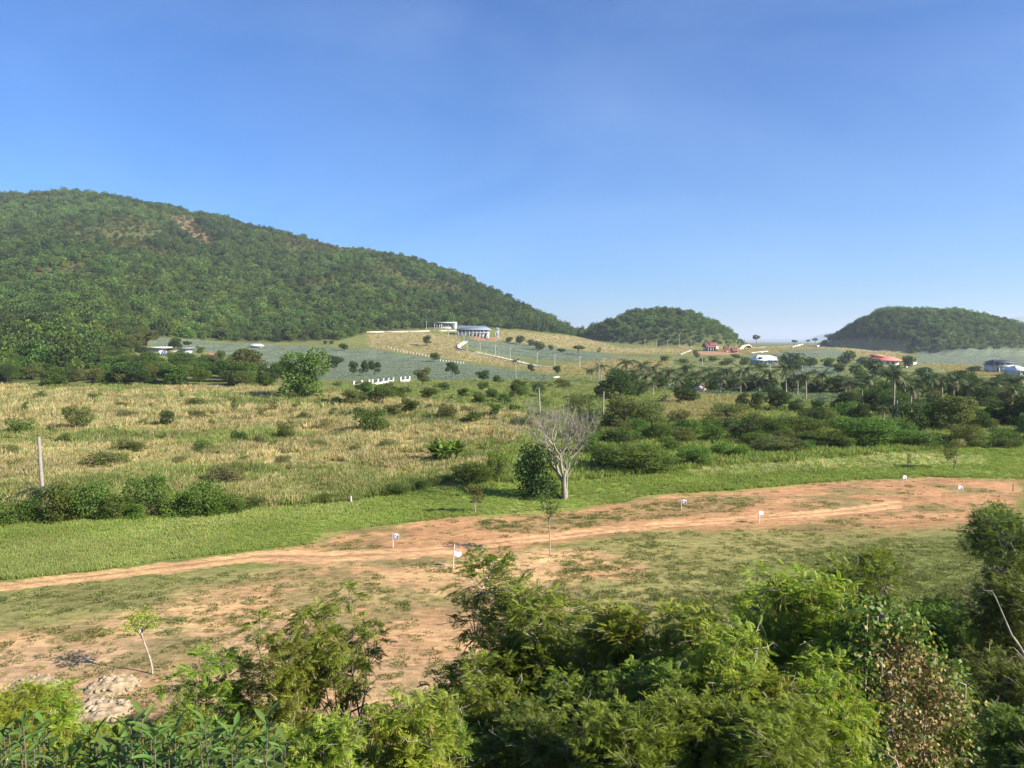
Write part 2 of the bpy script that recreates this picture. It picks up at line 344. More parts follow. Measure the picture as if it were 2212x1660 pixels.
def ground_mat():
    m, N, L = new_mat('soil_and_grass')
    ca = N.new('ShaderNodeAttribute'); ca.attribute_name = 'col'
    ga = N.new('ShaderNodeAttribute'); ga.attribute_name = 'veg'
    tc = N.new('ShaderNodeTexCoord')
    def noise(scale, detail, rough=0.6, st=(1, 1, 1)):
        mp = N.new('ShaderNodeMapping'); mp.inputs['Scale'].default_value = st; L.new(tc.outputs['Object'], mp.inputs[0])
        n = N.new('ShaderNodeTexNoise'); n.inputs['Scale'].default_value = scale; n.inputs['Detail'].default_value = detail; n.inputs['Roughness'].default_value = rough
        L.new(mp.outputs[0], n.inputs['Vector']); return n.outputs['Fac']
    def ramp(f, a, b, lo, hi):
        r = N.new('ShaderNodeMapRange'); L.new(f, r.inputs[0])
        for k, x in enumerate((a, b, lo, hi)): r.inputs[k + 1].default_value = x
        return r.outputs[0]
    n1 = noise(0.35, 6, 0.65, (0.6, 1.5, 1)); n2 = noise(2.2, 6, 0.7, (0.7, 1.6, 1)); n3 = noise(0.06, 4)
    c = mixc(N, L, 1.0, ca.outputs['Color'], mixc(N, L, ramp(n1, 0.3, 0.7, 0, 1), (0.66, 0.64, 0.62), (1.24, 1.22, 1.18)), 'MULTIPLY')
    c = mixc(N, L, 1.0, c, mixc(N, L, ramp(n2, 0.3, 0.7, 0, 1), (0.55, 0.54, 0.52), (1.32, 1.31, 1.28)), 'MULTIPLY')
    # sparse weeds and dead litter on the bare soil
    w1 = val(N, L, 'MULTIPLY', ramp(noise(1.1, 8, 0.75, (0.55, 1.7, 1)), 0.53, 0.60, 0, 1), ramp(n3, 0.38, 0.6, 0.25, 1.0))
    w1 = val(N, L, 'MULTIPLY', w1, 0.42)
    c = mixc(N, L, w1, c, (0.115, 0.110, 0.050))
    n4 = noise(7.0, 5, 0.8, (0.6, 1.5, 1)); c = mixc(N, L, val(N, L, 'MULTIPLY', ramp(n4, 0.57, 0.65, 0, 1), 0.42), c, (0.085, 0.068, 0.036))
    c = mixc(N, L, val(N, L, 'MULTIPLY', ramp(n4, 0.42, 0.34, 0, 1), 0.4), c, mixc(N, L, 0.5, c, (0.60, 0.50, 0.34)))
    p = N.new('ShaderNodeBsdfPrincipled'); p.inputs['Roughness'].default_value = 0.95; p.inputs['Specular IOR Level'].default_value = 0.1
    L.new(c, p.inputs['Base Color'])
    b = N.new('ShaderNodeBump'); b.inputs['Strength'].default_value = 0.7; b.inputs['Distance'].default_value = 0.10
    L.new(val(N, L, 'ADD', n2, val(N, L, 'MULTIPLY', noise(9, 4), 0.4)), b.inputs['Height']); L.new(b.outputs[0], p.inputs['Normal'])
    o = N.new('ShaderNodeOutputMaterial'); L.new(p.outputs[0], o.inputs[0])
    return m
M['ground'] = ground_mat()

# ------------------------------------------------------------------ ground: colour regions drawn once, held as world-space attributes
GREEN_TOP = [(-1500, 1150), (0, 1135), (300, 1120), (560, 1100), (760, 1085), (930, 1058), (1100, 1040), (1260, 1036), (1500, 1008), (1700, 985), (2000, 963), (2212, 955), (3700, 945)]
GREEN_BOT = [(3700, 1050), (2212, 1036), (2000, 1031), (1800, 1041), (1600, 1058), (1400, 1070), (1350, 1086), (1180, 1103), (1000, 1117), (850, 1133), (700, 1152), (680, 1176), (600, 1184), (480, 1197), (330, 1214), (200, 1234), (0, 1254), (-1500, 1400)]
P_GREEN = GREEN_TOP + GREEN_BOT
TRACK = [(-900, 1345, 14), (0, 1268, 11), (200, 1247, 10), (400, 1223, 10), (560, 1203, 12), (700, 1203, 13), (850, 1198, 12), (1000, 1184, 11), (1100, 1171, 9), (1190, 1161, 8), (1300, 1147, 7), (1450, 1134, 6), (1600, 1122, 6), (1750, 1111, 7), (1850, 1102, 9), (1950, 1090, 10)]
P_TRACK = [(x, y - h) for x, y, h in TRACK] + [(x, y + h) for x, y, h in reversed(TRACK)]
P_RED = GREEN_BOT[1:9][::-1] + [(2212, 1110), (2120, 1128), (1900, 1150), (1640, 1140), (1450, 1150), (1250, 1165), (1100, 1190), (900, 1215), (640, 1235), (560, 1215), (600, 1188), (690, 1165)]
P_SAND = [(480, 1255), (640, 1225), (900, 1215), (1120, 1190), (1250, 1185), (1380, 1225), (1400, 1250), (1180, 1260), (1000, 1290), (820, 1330), (560, 1350), (300, 1375), (40, 1400), (40, 1360), (250, 1325)]
P_BROWN = [(-900, 1390), (40, 1360), (300, 1370), (560, 1350), (820, 1330), (1000, 1290), (1200, 1255), (1300, 1330), (1300, 1800), (-900, 2100)]
P_OLIVE = [(1200, 1262), (1250, 1175), (1450, 1150), (1640, 1142), (1900, 1152), (2150, 1128), (3700, 1120), (3700, 2600), (1200, 2600)]
P_GREEN2 = [(1560, 1265), (1650, 1215), (1800, 1180), (2050, 1160), (2212, 1120), (3700, 1120), (3700, 2600), (1700, 2600)]
P_PATCH = [[(-900, 1375), (0, 1290), (150, 1262), (330, 1246), (500, 1236), (540, 1245), (500, 1275), (330, 1312), (150, 1325), (0, 1350)],
           [(1430, 1078), (1570, 1068), (1640, 1085), (1600, 1105), (1430, 1122), (1250, 1140), (1230, 1120), (1330, 1100)],
           [(1690, 1085), (1760, 1078), (1820, 1090), (1840, 1108), (1760, 1108)],
           [(1720, 1135), (1800, 1122), (1890, 1118), (1900, 1140), (1800, 1150), (1740, 1150)],
           [(680, 1185), (760, 1165), (820, 1180), (860, 1196), (760, 1200), (690, 1205)],
           [(1010, 1132), (1060, 1122), (1110, 1128), (1180, 1112), (1290, 1110), (1280, 1140), (1180, 1150), (1080, 1150)]]
P_DRY = [(-1500, 834), (0, 834), (300, 834), (620, 838), (800, 850), (900, 870), (1100, 890), (1160, 920), (1100, 985), (1000, 1030), (900, 1062), (760, 1085), (560, 1100), (300, 1118), (0, 1130), (-1500, 1150)]
P_PINE = [
    [(316, 724), (430, 737), (560, 746), (700, 749), (742, 756), (800, 755), (880, 768), (940, 778), (1010, 787), (1090, 798), (1190, 812), (1190, 820), (1000, 822), (880, 820), (830, 820), (700, 820), (600, 815), (560, 780), (480, 768), (420, 757), (330, 746)],
    [(1000, 727), (1070, 734), (1150, 746), (1240, 757), (1320, 766), (1345, 771), (1290, 781), (1240, 782), (1180, 778), (1120, 772), (1060, 762), (1012, 750)],
    [(1425, 834), (1640, 826), (1830, 826), (1840, 868), (1730, 874), (1640, 858), (1480, 853)],
    [(1978, 762), (2070, 756), (2260, 752), (3000, 752), (3000, 800), (2260, 797), (2100, 788), (1985, 783)],
    [(2128, 926), (2260, 922), (3000, 920), (3000, 955), (2240, 953), (2130, 946)],
    [(1684, 790), (1820, 792), (1813, 814), (1700, 812)],
    [(1677, 755), (1800, 755), (1850, 768), (1760, 772), (1690, 768)]]
P_TAN = [[(790, 724), (880, 714), (985, 726), (1005, 742), (985, 752), (1030, 764), (1140, 788), (1200, 795), (1190, 808), (1090, 792), (1000, 778), (900, 768), (800, 750)],
         [(1080, 716), (1180, 722), (1265, 730), (1340, 752), (1500, 752), (1480, 765), (1330, 764), (1240, 755), (1150, 744), (1080, 733)],
         [(1200, 790), (1320, 775), (1450, 780), (1440, 800), (1300, 812), (1216, 811)],
         [(1500, 755), (1620, 750), (1790, 748), (1790, 756), (1620, 765)],
         [(1780, 740), (1830, 732), (1960, 735), (1960, 772), (1850, 770)],
         [(1985, 784), (2120, 790), (2260, 800), (2260, 816), (2080, 812)],
         [(1430, 855), (1600, 858), (1640, 880), (1560, 930), (1430, 905)]]
P_SOIL = [[(1010, 728), (1078, 730), (1075, 738), (1030, 736)], [(1490, 760), (1600, 757), (1600, 766), (1500, 768)], [(440, 760), (470, 765), (480, 785), (440, 785)],
          [(2080, 796), (2135, 798), (2130, 803), (2080, 802)], [(2130, 960), (2212, 940), (2260, 950), (2240, 985), (2212, 985), (2160, 972)]]
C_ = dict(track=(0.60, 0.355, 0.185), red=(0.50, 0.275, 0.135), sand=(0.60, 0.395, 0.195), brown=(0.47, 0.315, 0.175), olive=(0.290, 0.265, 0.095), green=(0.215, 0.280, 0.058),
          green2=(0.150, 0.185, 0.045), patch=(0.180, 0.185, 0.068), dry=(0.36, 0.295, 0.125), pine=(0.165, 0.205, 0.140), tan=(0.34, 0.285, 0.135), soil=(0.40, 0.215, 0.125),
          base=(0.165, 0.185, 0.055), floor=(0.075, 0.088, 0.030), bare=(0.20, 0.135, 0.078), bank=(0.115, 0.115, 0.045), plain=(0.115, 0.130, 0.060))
def build_ground():
    s = np.concatenate([np.linspace(-1.9, -0.8, 60, endpoint=False), np.linspace(-0.8, 0.8, 520, endpoint=False), np.linspace(0.8, 1.9, 61)])
    yr = np.concatenate([np.linspace(-18, 18, 20, endpoint=False), np.linspace(18, 80, 260, endpoint=False), np.geomspace(80, 1400, 260, endpoint=False), np.geomspace(1400, 45000, 40)])
    S, Y = np.meshgrid(s, yr); X = S * (Y + 20); Z = height(X, Y)
    Z = np.where(Y > 4000, 0.0, Z)
    n, m = Y.shape
    front = Y > 20
    Yp = np.where(front, Y, 20.0)
    u, v = project(X, Yp, Z)
    big = np.clip(60.0 / np.maximum(Yp, 20), 0.05, 1.5)
    ud = u + (fbm(X, Y, 4, 21) - 0.5) * 90 * big + (fbm(X, Y, 14, 23) - 0.5) * 120 * big
    vd = v + ((fbm(X, Y, 1.6, 31) - 0.5) * 16 + (fbm(X, Y, 9, 33) - 0.5) * 26) * big
    vt = v + (fbm(X, Y, 1.2, 41) - 0.5) * 9 * big
    col = np.zeros((n, m, 3)); cls = np.zeros((n, m), int)
    n_big = fbm(X, Y, 22, 51)[..., None]
    col[:] = np.array(C_['base']) * (0.75 + 0.5 * n_big)
    W5 = [(u + (fbm(X, Y, 3.5, 21 + 7 * q) - 0.5) * 120 * big + (fbm(X, Y, 12, 24 + 7 * q) - 0.5) * 130 * big, v + ((fbm(X, Y, 1.4, 31 + 9 * q) - 0.5) * 20 + (fbm(X, Y, 7, 33 + 9 * q) - 0.5) * 30) * big) for q in range(5)]
    def softput(poly, c, k=None, var=0.35, mx=1.0, lim=None):
        al = sum(inpoly(a, b, poly).astype(float) for a, b in W5) / 5 * mx * front
        if lim is not None: al = al * lim
        cc = np.array(C_[c]) * (1 - var / 2 + var * n_big); col[:] = col * (1 - al[..., None]) + cc * al[..., None]
        if k is not None: cls[al > 0.5] = k
    def put(mask, c, k=None, var=0.35, soft=1.0):
        cc = np.array(C_[c]) * (1 - var / 2 + var * n_big); col[mask] = (col * (1 - soft) + cc * soft)[mask]
        if k is not None: cls[mask] = k
    near = front & (v > 930)
    put(near & (vd > 1000), 'green2', 0)
    softput(P_DRY, 'dry', 2, 0.5)
    gm = np.clip((fbm(X, Y, 16, 55) - 0.53) * 9, 0, 0.7) * (cls == 2); col[:] = col * (1 - gm[..., None]) + np.array(C_['green2']) * 1.15 * gm[..., None]
    softput(P_BROWN, 'brown', 1); softput(P_OLIVE, 'olive', 0); softput(P_GREEN2, 'green2', 0, mx=0.8)
    softput([(-900, 1420), (-900, 1330), (0, 1270), (300, 1246), (520, 1225), (620, 1232), (420, 1310), (40, 1375)], 'olive', None, 0.4, 0.85); softput(P_SAND, 'sand', 1); softput(P_RED, 'red', 1)
    al = np.clip((fbm(X, Y, 8, 69) - 0.42) * 5, 0, 0.75) * (cls == 1) * (v > 1180); col[:] = col * (1 - al[..., None]) + np.array((0.52, 0.310, 0.155)) * al[..., None]; softput(P_GREEN, 'green', 0, 0.6)
    for q in P_PATCH: softput(q, 'patch', None, mx=0.45)
    sp = np.clip((fbm(X, Y, 3.2, 57) - 0.56) * 9, 0, 0.6) * (cls == 1); col[:] = col * (1 - sp[..., None]) + np.array(C_['patch']) * sp[..., None]
    put(front & inpoly(u, vt, P_TRACK), 'track', 4, 0.2, 0.85)
    tr = np.array(TRACK, float); tc_ = (v - np.interp(u, tr[:, 0], tr[:, 1])) / np.interp(u, tr[:, 0], tr[:, 2]) + (fbm(X, Y, 5, 65) - 0.5) * 0.5
    rut = np.exp(-((np.abs(tc_) - 0.5) / 0.2) ** 2); mid = np.exp(-(tc_ / 0.22) ** 2)
    k4 = (cls == 4); col[k4] *= (1 + 0.16 * rut - 0.24 * mid)[k4][:, None]; Z = np.where(k4, Z - 0.07 * rut + 0.03 * mid, Z)
    far = front & (Y > 90)
    for q in P_TAN: softput(q, 'tan', 2, 0.4, lim=far)
    up = v + (fbm(X, Y, 18, 63) - 0.5) * 5
    for q in P_PINE: put(far & inpoly(u, up, q), 'pine', 3, 0.25)
    k3 = cls == 3; ph = (Y + 0.28 * X + 6 * fbm(X, Y, 60, 67)); path = np.exp(-((np.mod(ph / 46.0, 1) - 0.5) / 0.035) ** 2); rows = np.sin(ph * 1.3)
    col[k3] = (col * (1 + 0.10 * rows[..., None]) * (1 - 0.45 * path[..., None]))[k3]
    for q in P_SOIL: put(far & inpoly(ud, vd, q), 'soil', 1)
    uu = CX + F * (X / np.maximum(Y, 20))
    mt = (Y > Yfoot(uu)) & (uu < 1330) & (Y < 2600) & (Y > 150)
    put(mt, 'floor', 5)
    for q in ([(340, 462), (420, 470), (470, 530), (440, 540), (380, 490)], [(380, 545), (398, 560), (395, 578), (384, 575)], [(690, 520), (780, 520), (880, 548), (860, 562), (740, 545)]):
        put(mt & inpoly(u, v, q), 'bare')
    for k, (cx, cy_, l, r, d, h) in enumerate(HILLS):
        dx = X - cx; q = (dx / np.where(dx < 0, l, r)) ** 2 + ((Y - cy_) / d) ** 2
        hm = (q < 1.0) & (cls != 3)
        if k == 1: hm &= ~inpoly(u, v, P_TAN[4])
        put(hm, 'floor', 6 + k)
    put(Y >= 1500, 'plain', 8)
    bk = (Y < 23.5); put(bk, 'bank', 9)
    vt_ = np.stack([X, Y, Z], -1).reshape(-1, 3); colf = col.reshape(-1, 3).clip(0.01, 1)
    idx = np.arange(n * m).reshape(n, m)
    Fq = np.stack([idx[:-1, :-1], idx[:-1, 1:], idx[1:, 1:], idx[1:, :-1]], -1).reshape(-1, 4)
    fc = cls[:-1, :-1].reshape(-1)
    names = {0: 'grass_field', 1: 'bare_dirt', 2: 'dry_meadow', 3: 'pineapple_field', 4: 'dirt_track', 5: 'mountain', 6: 'wooded_knoll', 7: 'wooded_hill', 8: 'plain', 9: 'embankment'}
    for k, nm in names.items():
        f = Fq[fc == k]
        if not len(f): continue
        used, inv = np.unique(f, return_inverse=True)
        b = MB(); b.add(vt_[used], inv.reshape(-1, 4)); me = b.mesh(nm, M['ground'], smooth=True)
        a = me.attributes.new('col', 'FLOAT_COLOR', 'POINT')
        a.data.foreach_set('color', np.concatenate([colf[used], np.ones((len(used), 1))], 1).astype(np.float32).ravel())
        tag(link(nm, me), kind='structure')
build_ground()

# distant hills beyond the plain
def far_ridge(name, pts, Yd, depth):
    b = MB(); P = np.array(pts, float); us = np.linspace(P[0, 0], P[-1, 0], 90); vs = np.interp(us, P[:, 0], P[:, 1])
    prof = np.array([(-1.0, 0.0), (-0.55, 0.42), (-0.2, 0.85), (0, 1.0), (0.3, 0.8), (1.0, 0.0)])
    rows = []
    for k, (t, g) in enumerate(prof):
        y = Yd + t * depth * (0.7 + 0.6 * fbm(us, us * 0 + k, 60, 71)); zr = (zv(vs, Yd) + (fbm(us, us * 0, 14, 77) - 0.5) * 12)
        rows.append(np.stack([ray(us, HOR)[0] * y, y, np.maximum(zr, 0) * g - (3 if g == 0 else 0)], -1))
    V = np.stack(rows); n, m = V.shape[:2]; i = np.arange(n * m).reshape(n, m)
    b.add(V.reshape(-1, 3), np.stack([i[:-1, :-1], i[:-1, 1:], i[1:, 1:], i[1:, :-1]], -1).reshape(-1, 4))
    tag(link(name, b.mesh(name, M['far_hill'], True)), kind='structure')
far_ridge('distant_hill', [(2000, 737), (2060, 720), (2110, 700), (2145, 687), (2175, 690), (2200, 682), (2240, 684), (2330, 700), (2500, 737)], 9000, 1500)
far_ridge('distant_hill', [(1735, 737), (1760, 727), (1785, 720), (1830, 716), (1880, 724), (1960, 737)], 11000, 1500)
far_ridge('distant_hill', [(1560, 737), (1640, 733.5), (1720, 734), (1800, 733), (1900, 737)], 14000, 1500)

# ------------------------------------------------------------------ foliage generators
def unit(n, r):
    d = r.normal(size=(n, 3)); return d / np.linalg.norm(d, axis=1)[:, None]
def lobes(r, n, W, H, z0, flat=0.75, size=0.34):
    L = []
    for k in range(n):
        a = r.uniform(0, 2 * math.pi); rad = math.sqrt(r.uniform(0, 1)) * 0.5 * W * (1 - size)
        t = r.uniform(0, 1); lo = 0.06 if z0 < 0.2 else 0.18; z = z0 + (H - z0) * (lo + (0.84 - lo) * t)
        shrink = math.sqrt(max(0.06, 1 - ((z - (z0 + (H - z0) * 0.42)) / ((H - z0) * 0.62)) ** 2))
        s = W * size * r.uniform(0.55, 1.0)
        L.append((np.array([math.cos(a) * rad * shrink, math.sin(a) * rad * shrink, z]), np.array([s * 0.62, s * 0.62, s * 0.62 * flat])))
    ex = max(max(abs(c[0]) + q[0], abs(c[1]) + q[1]) for c, q in L); zt = max(c[2] + q[2] for c, q in L); f = 0.5 * W / ex
    return [(np.array([c[0] * f, c[1] * f, z0 + (c[2] - z0) * (H - z0) / (zt - z0)]), q * np.array([f, f, min(1.4, f)])) for c, q in L]
def crown(seed, lb, n, leaf, wid=0.6, down=0.15, deep=0.4, horiz=0.0, shoots=True):
    r = R3(seed); C = np.array([l[0] for l in lb]); Rd = np.array([l[1] for l in lb])
    pw = Rd[:, 0] ** 2; pick = r.choice(len(lb), size=n * 2, p=pw / pw.sum())
    d = unit(n * 2, r); f = 1 - deep * r.uniform(0, 1, n * 2) ** 2 + r.normal(0, 0.06, n * 2)
    P = C[pick] + d * Rd[pick] * f[:, None]
    q = (((P[:, None] - C[None]) / Rd[None]) ** 2).sum(-1); q[np.arange(len(P)), pick] = 9
    keep = (q.min(1) > 0.5) & (P[:, 2] > 0.03); P = P[keep][:n]; d = d[keep][:n]; pick = pick[keep][:n]
    D = d * 0.7 + unit(len(P), r) * 0.8; D[:, 2] -= down
    if horiz: D[:, 2] *= (1 - horiz)
    Nn = d * 0.8 + unit(len(P), r) * 0.7
    if horiz: Nn[:, 2] += 1.2 * horiz
    lobev = r.uniform(0, 1, len(lb)); a = np.clip(0.5 * lobev[pick] + 0.5 * r.uniform(0, 1, len(P)), 0, 1)
    b = MB(); b.leaves(P, D, Nn, leaf * r.uniform(0.7, 1.3, len(P)), leaf * wid * r.uniform(0.7, 1.3, len(P)), a)
    if shoots:
        ns = max(10, n // 70); k = r.choice(len(P), ns); sd_ = d[k] * 0.7 + unit(ns, r) * 0.55; sd_[:, 2] = np.abs(sd_[:, 2]) * (0.3 if horiz else 1.0) + 0.12
        L_ = r.uniform(0.25, 0.9, ns) * Rd[:, 0].mean(); t = np.linspace(0.1, 1, 7)
        Q = (P[k][:, None] + sd_[:, None] * L_[:, None, None] * t[None, :, None]).reshape(-1, 3) + r.normal(0, leaf * 0.2, (ns * 7, 3)); dd = np.repeat(sd_, 7, 0) * 0.5 + unit(ns * 7, r)
        b.leaves(Q, dd, unit(ns * 7, r), leaf * r.uniform(0.5, 0.95, ns * 7), leaf * wid * 0.8, np.clip(np.repeat(a[k], 7) + 0.15, 0, 0.95))
    return b
def trunk_mesh(seed, lb, H, r0, z0, nl=7, sides=6, stems=1):
    r = R3(seed); b = MB(); C = [l[0] for l in lb]
    for s in range(stems):
        base = np.array([r.normal(0, 0.03 * H), r.normal(0, 0.03 * H), -0.15]) if stems > 1 else np.array([0, 0, -0.15])
        top = np.array([r.normal(0, 0.05 * H), r.normal(0, 0.05 * H), z0 + 0.35 * (H - z0)])
        if stems > 1: top = top + np.array([r.normal(0, 0.12 * H), r.normal(0, 0.12 * H), 0])
        pts = np.array([base + (top - base) * t + np.array([math.sin(t * 5 + s) * 0.02 * H, math.cos(t * 4 + s) * 0.02 * H, 0]) * (t > 0) for t in np.linspace(0, 1, 7)])
        b.tube(pts, np.linspace(r0, r0 * 0.5, 7) * (1 + 0.5 * np.exp(-np.arange(7) * 1.6)), sides)
        for k in range(nl):
            c = C[(k * stems + s) % len(C)]; st = pts[r.integers(3, 7)]
            mid = (st + c) / 2 + r.normal(0, 0.03 * H, 3); e = c + r.normal(0, 0.02 * H, 3)
            b.tube([st, st * 0.6 + mid * 0.4, mid, e], [r0 * 0.38, r0 * 0.32, r0 * 0.24, r0 * 0.09], max(4, sides - 2))
    return b
PROTO = {}
def proto(key, seed, W, H, z0, nlob, n, leaf, flat=0.75, size=0.34, down=0.15, deep=0.4, horiz=0.0, r0=None, wid=0.6, stems=1, nl=7):
    lb = lobes(R3(seed), nlob, W, H, z0, flat, size)
    cm = crown(seed + 1, lb, n, leaf, wid, down, deep, horiz).mesh('crown', M['leaf_mid'])
    tm = trunk_mesh(seed + 2, lb, H, r0 or H * 0.028, z0, nl, 6, stems).mesh('trunk', M['bark'], True)
    PROTO.setdefault(key, []).append((cm, tm, W, H))
for k in range(3): proto('round', 100 + k * 10, 5.0, 6.0, 1.1, 15, 4200, 0.26)
for k in range(2): proto('olive', 140 + k * 10, 6.0, 5.5, 0.9, 17, 3600, 0.24, deep=0.6, stems=2)
for k in range(2): proto('layer', 170 + k * 10, 8.0, 4.0, 0.25, 26, 6500, 0.30, flat=0.28, size=0.36, horiz=0.75, stems=3, wid=0.4, down=0.05)
for k in range(5): proto('shrub', 200 + k * 10, 4.0, 3.0, 0.0, 22, 3300, 0.19, flat=0.9, size=0.29, deep=0.75, stems=3)
for k in range(2): proto('thin', 240 + k * 10, 2.2, 3.2, 0.6, 10, 900, 0.16, flat=0.7, size=0.36, deep=0.8, r0=0.05)
for k in range(3): proto('full', 330 + k * 10, 5.0, 5.5, 0.1, 20, 5200, 0.25, flat=0.95, size=0.34)
for k in range(4): proto('far', 260 + k * 10, 8.5, 7.5, 0.6, 15, 1100, 0.70, size=0.36, wid=0.75)
for k in range(2): proto('umbrella', 310 + k * 10, 7.0, 8.0, 4.5, 9, 900, 0.55, flat=0.5, size=0.4, wid=0.75)
COUNT = {}
def place(name, x, vtop, vbase, wpx, kind, mat, label, group, cat='tree', bark='bark', Y=None, rz=None, jit=True):
    """a tree or shrub whose foot stands where (x, vbase) meets the ground"""
    if Y is None: X, Y_, Z = g1(x, vbase)
    else: Y_ = Y; X = ray(x, vbase)[0] * Y; Z = float(height(X, Y)); X = float(X)
    ztop = float(CAMZ + Y_ * ray(x, vtop)[1]); H = max(0.5, ztop - Z); W = wpx * Y_ / F
    k = COUNT.get(kind, 0); COUNT[kind] = k + 1
    cm, tm, pw, ph = PROTO[kind][k % len(PROTO[kind])]
    t = link(name, None, None, (X, Y_, Z), None, (W / pw, W / pw, H / ph), (0, 0, rz if rz is not None else k * 2.399))
    t.empty_display_size = 0.5
    link('trunk', tm, t, mat=M[bark]); link('crown', cm, t, mat=M[mat])
    series(t, label, cat, group)
    return t

# ------------------------------------------------------------------ instanced cover (woods, grass): one stuff object each
GN_CACHE = {}
def scatter(name, P, scl, rotz, tint, idx, coll, tilt=None):
    me = bpy.data.meshes.new(name); me.vertices.add(len(P)); me.vertices.foreach_set('co', np.asarray(P, np.float32).ravel())
    def att(n, t, d, key): a = me.attributes.new(n, t, 'POINT'); a.data.foreach_set(key, np.asarray(d).astype(np.float32 if t != 'INT' else np.int32).ravel())
    scl = np.asarray(scl, float)
    if scl.ndim == 1: scl = np.stack([scl] * 3, 1)
    rot = np.zeros((len(P), 3)); rot[:, 2] = rotz
    if tilt is not None: rot[:, :2] = tilt
    att('scl', 'FLOAT_VECTOR', scl, 'vector'); att('rot', 'FLOAT_VECTOR', rot, 'vector')
    att('tint', 'FLOAT_COLOR', np.concatenate([tint, np.ones((len(P), 1))], 1), 'color'); att('idx', 'INT', idx, 'value')
    o = link(name, me); g = GN_CACHE.get(coll.name)
    if g is None:
        g = bpy.data.node_groups.new('cover', 'GeometryNodeTree'); GN_CACHE[coll.name] = g
        g.interface.new_socket('Geometry', in_out='INPUT', socket_type='NodeSocketGeometry')
        g.interface.new_socket('Geometry', in_out='OUTPUT', socket_type='NodeSocketGeometry')
        N = g.nodes; gi = N.new('NodeGroupInput'); go = N.new('NodeGroupOutput'); ci = N.new('GeometryNodeCollectionInfo')
        ci.inputs[0].default_value = coll; ci.inputs[1].default_value = True; ci.inputs[2].default_value = True
        ii = N.new('GeometryNodeInstanceOnPoints'); ii.inputs['Pick Instance'].default_value = True
        def na(nm, t):
            a = N.new('GeometryNodeInputNamedAttribute'); a.data_type = t; a.inputs[0].default_value = nm
            return [s for s in a.outputs if s.enabled and s.name == 'Attribute'][0]
        L = g.links
        L.new(gi.outputs[0], ii.inputs['Points']); L.new(ci.outputs[0], ii.inputs['Instance'])
        L.new(na('idx', 'INT'), ii.inputs['Instance Index']); L.new(na('scl', 'FLOAT_VECTOR'), ii.inputs['Scale'])
        e2r = N.new('FunctionNodeEulerToRotation'); L.new(na('rot', 'FLOAT_VECTOR'), e2r.inputs[0]); L.new(e2r.outputs[0], ii.inputs['Rotation'])
        L.new(ii.outputs[0], go.inputs[0])
    md = o.modifiers.new('cover', 'NODES'); md.node_group = g
    return o
def source(name, meshes):
    c = bpy.data.collections.new(name)
    for k, me in enumerate(meshes): c.objects.link(bpy.data.objects.new('%s_%d' % (name, k), me))
    return c
def wood_src():
    out = []
    for k in range(7):
        W = 8.4; H = 7.6 if k < 5 else 5.8
        lb = lobes(R3(400 + k), 13, W, H, 0.4 if k % 2 else 1.2, 0.8 if k < 5 else 0.5, 0.36)
        out.append(crown(420 + k, lb, 620, 0.80, 0.75, deep=0.35).mesh('crown', M['leaf_wood']))
    return source('woodcrown', out)
WOOD = wood_src()
def tuft(seed, n, h, spread, wid, mat, lean=0.5, heads=0.0):
    r = R3(seed); b = MB(); a = r.uniform(0, 2 * math.pi, n); rad = spread * np.sqrt(r.uniform(0, 1, n))
    P = np.stack([np.cos(a) * rad, np.sin(a) * rad, np.full(n, -0.03)], 1)
    D = np.stack([np.cos(a) * lean * r.uniform(0, 1, n), np.sin(a) * lean * r.uniform(0, 1, n), np.ones(n)], 1); D += r.normal(0, 0.18, (n, 3)); D[:, 2] = np.abs(D[:, 2])
    Nn = unit(n, r); Nn[:, 2] *= 0.3
    b.leaves(P, D, Nn, h * r.uniform(0.5, 1.1, n), wid, r.uniform(0, 1, n))
    return b.mesh('tuft', mat)
GRASS = source('greentuft', [tuft(500 + k, 34, 0.42, 0.28, 0.045, M['grass_green']) for k in range(4)])
WEED = source('weedtuft', [tuft(510 + k, 40, 0.40, 0.34, 0.05, M['weed'], 0.9) for k in range(4)])
DRYG = source('drytuft', [tuft(520 + k, 46, 0.95, 0.50, 0.065, M['grass_dry'], 0.75) for k in range(4)])
def rosette(seed):
    r = R3(seed); n = 20; b = MB(); a = r.uniform(0, 2 * math.pi, n); el = r.uniform(0.5, 1.3, n)
    D = np.stack([np.cos(a) * np.cos(el), np.sin(a) * np.cos(el), np.sin(el)], 1)
    b.leaves(np.zeros((n, 3)), D, np.stack([-np.cos(a) * np.sin(el), -np.sin(a) * np.sin(el), np.cos(el)], 1), 0.75 * r.uniform(0.7, 1.1, n), 0.10, r.uniform(0, 1, n))
    return b.mesh('rosette', M['pine_leaf'])
PINE = source('rosette', [rosette(540 + k) for k in range(3)])

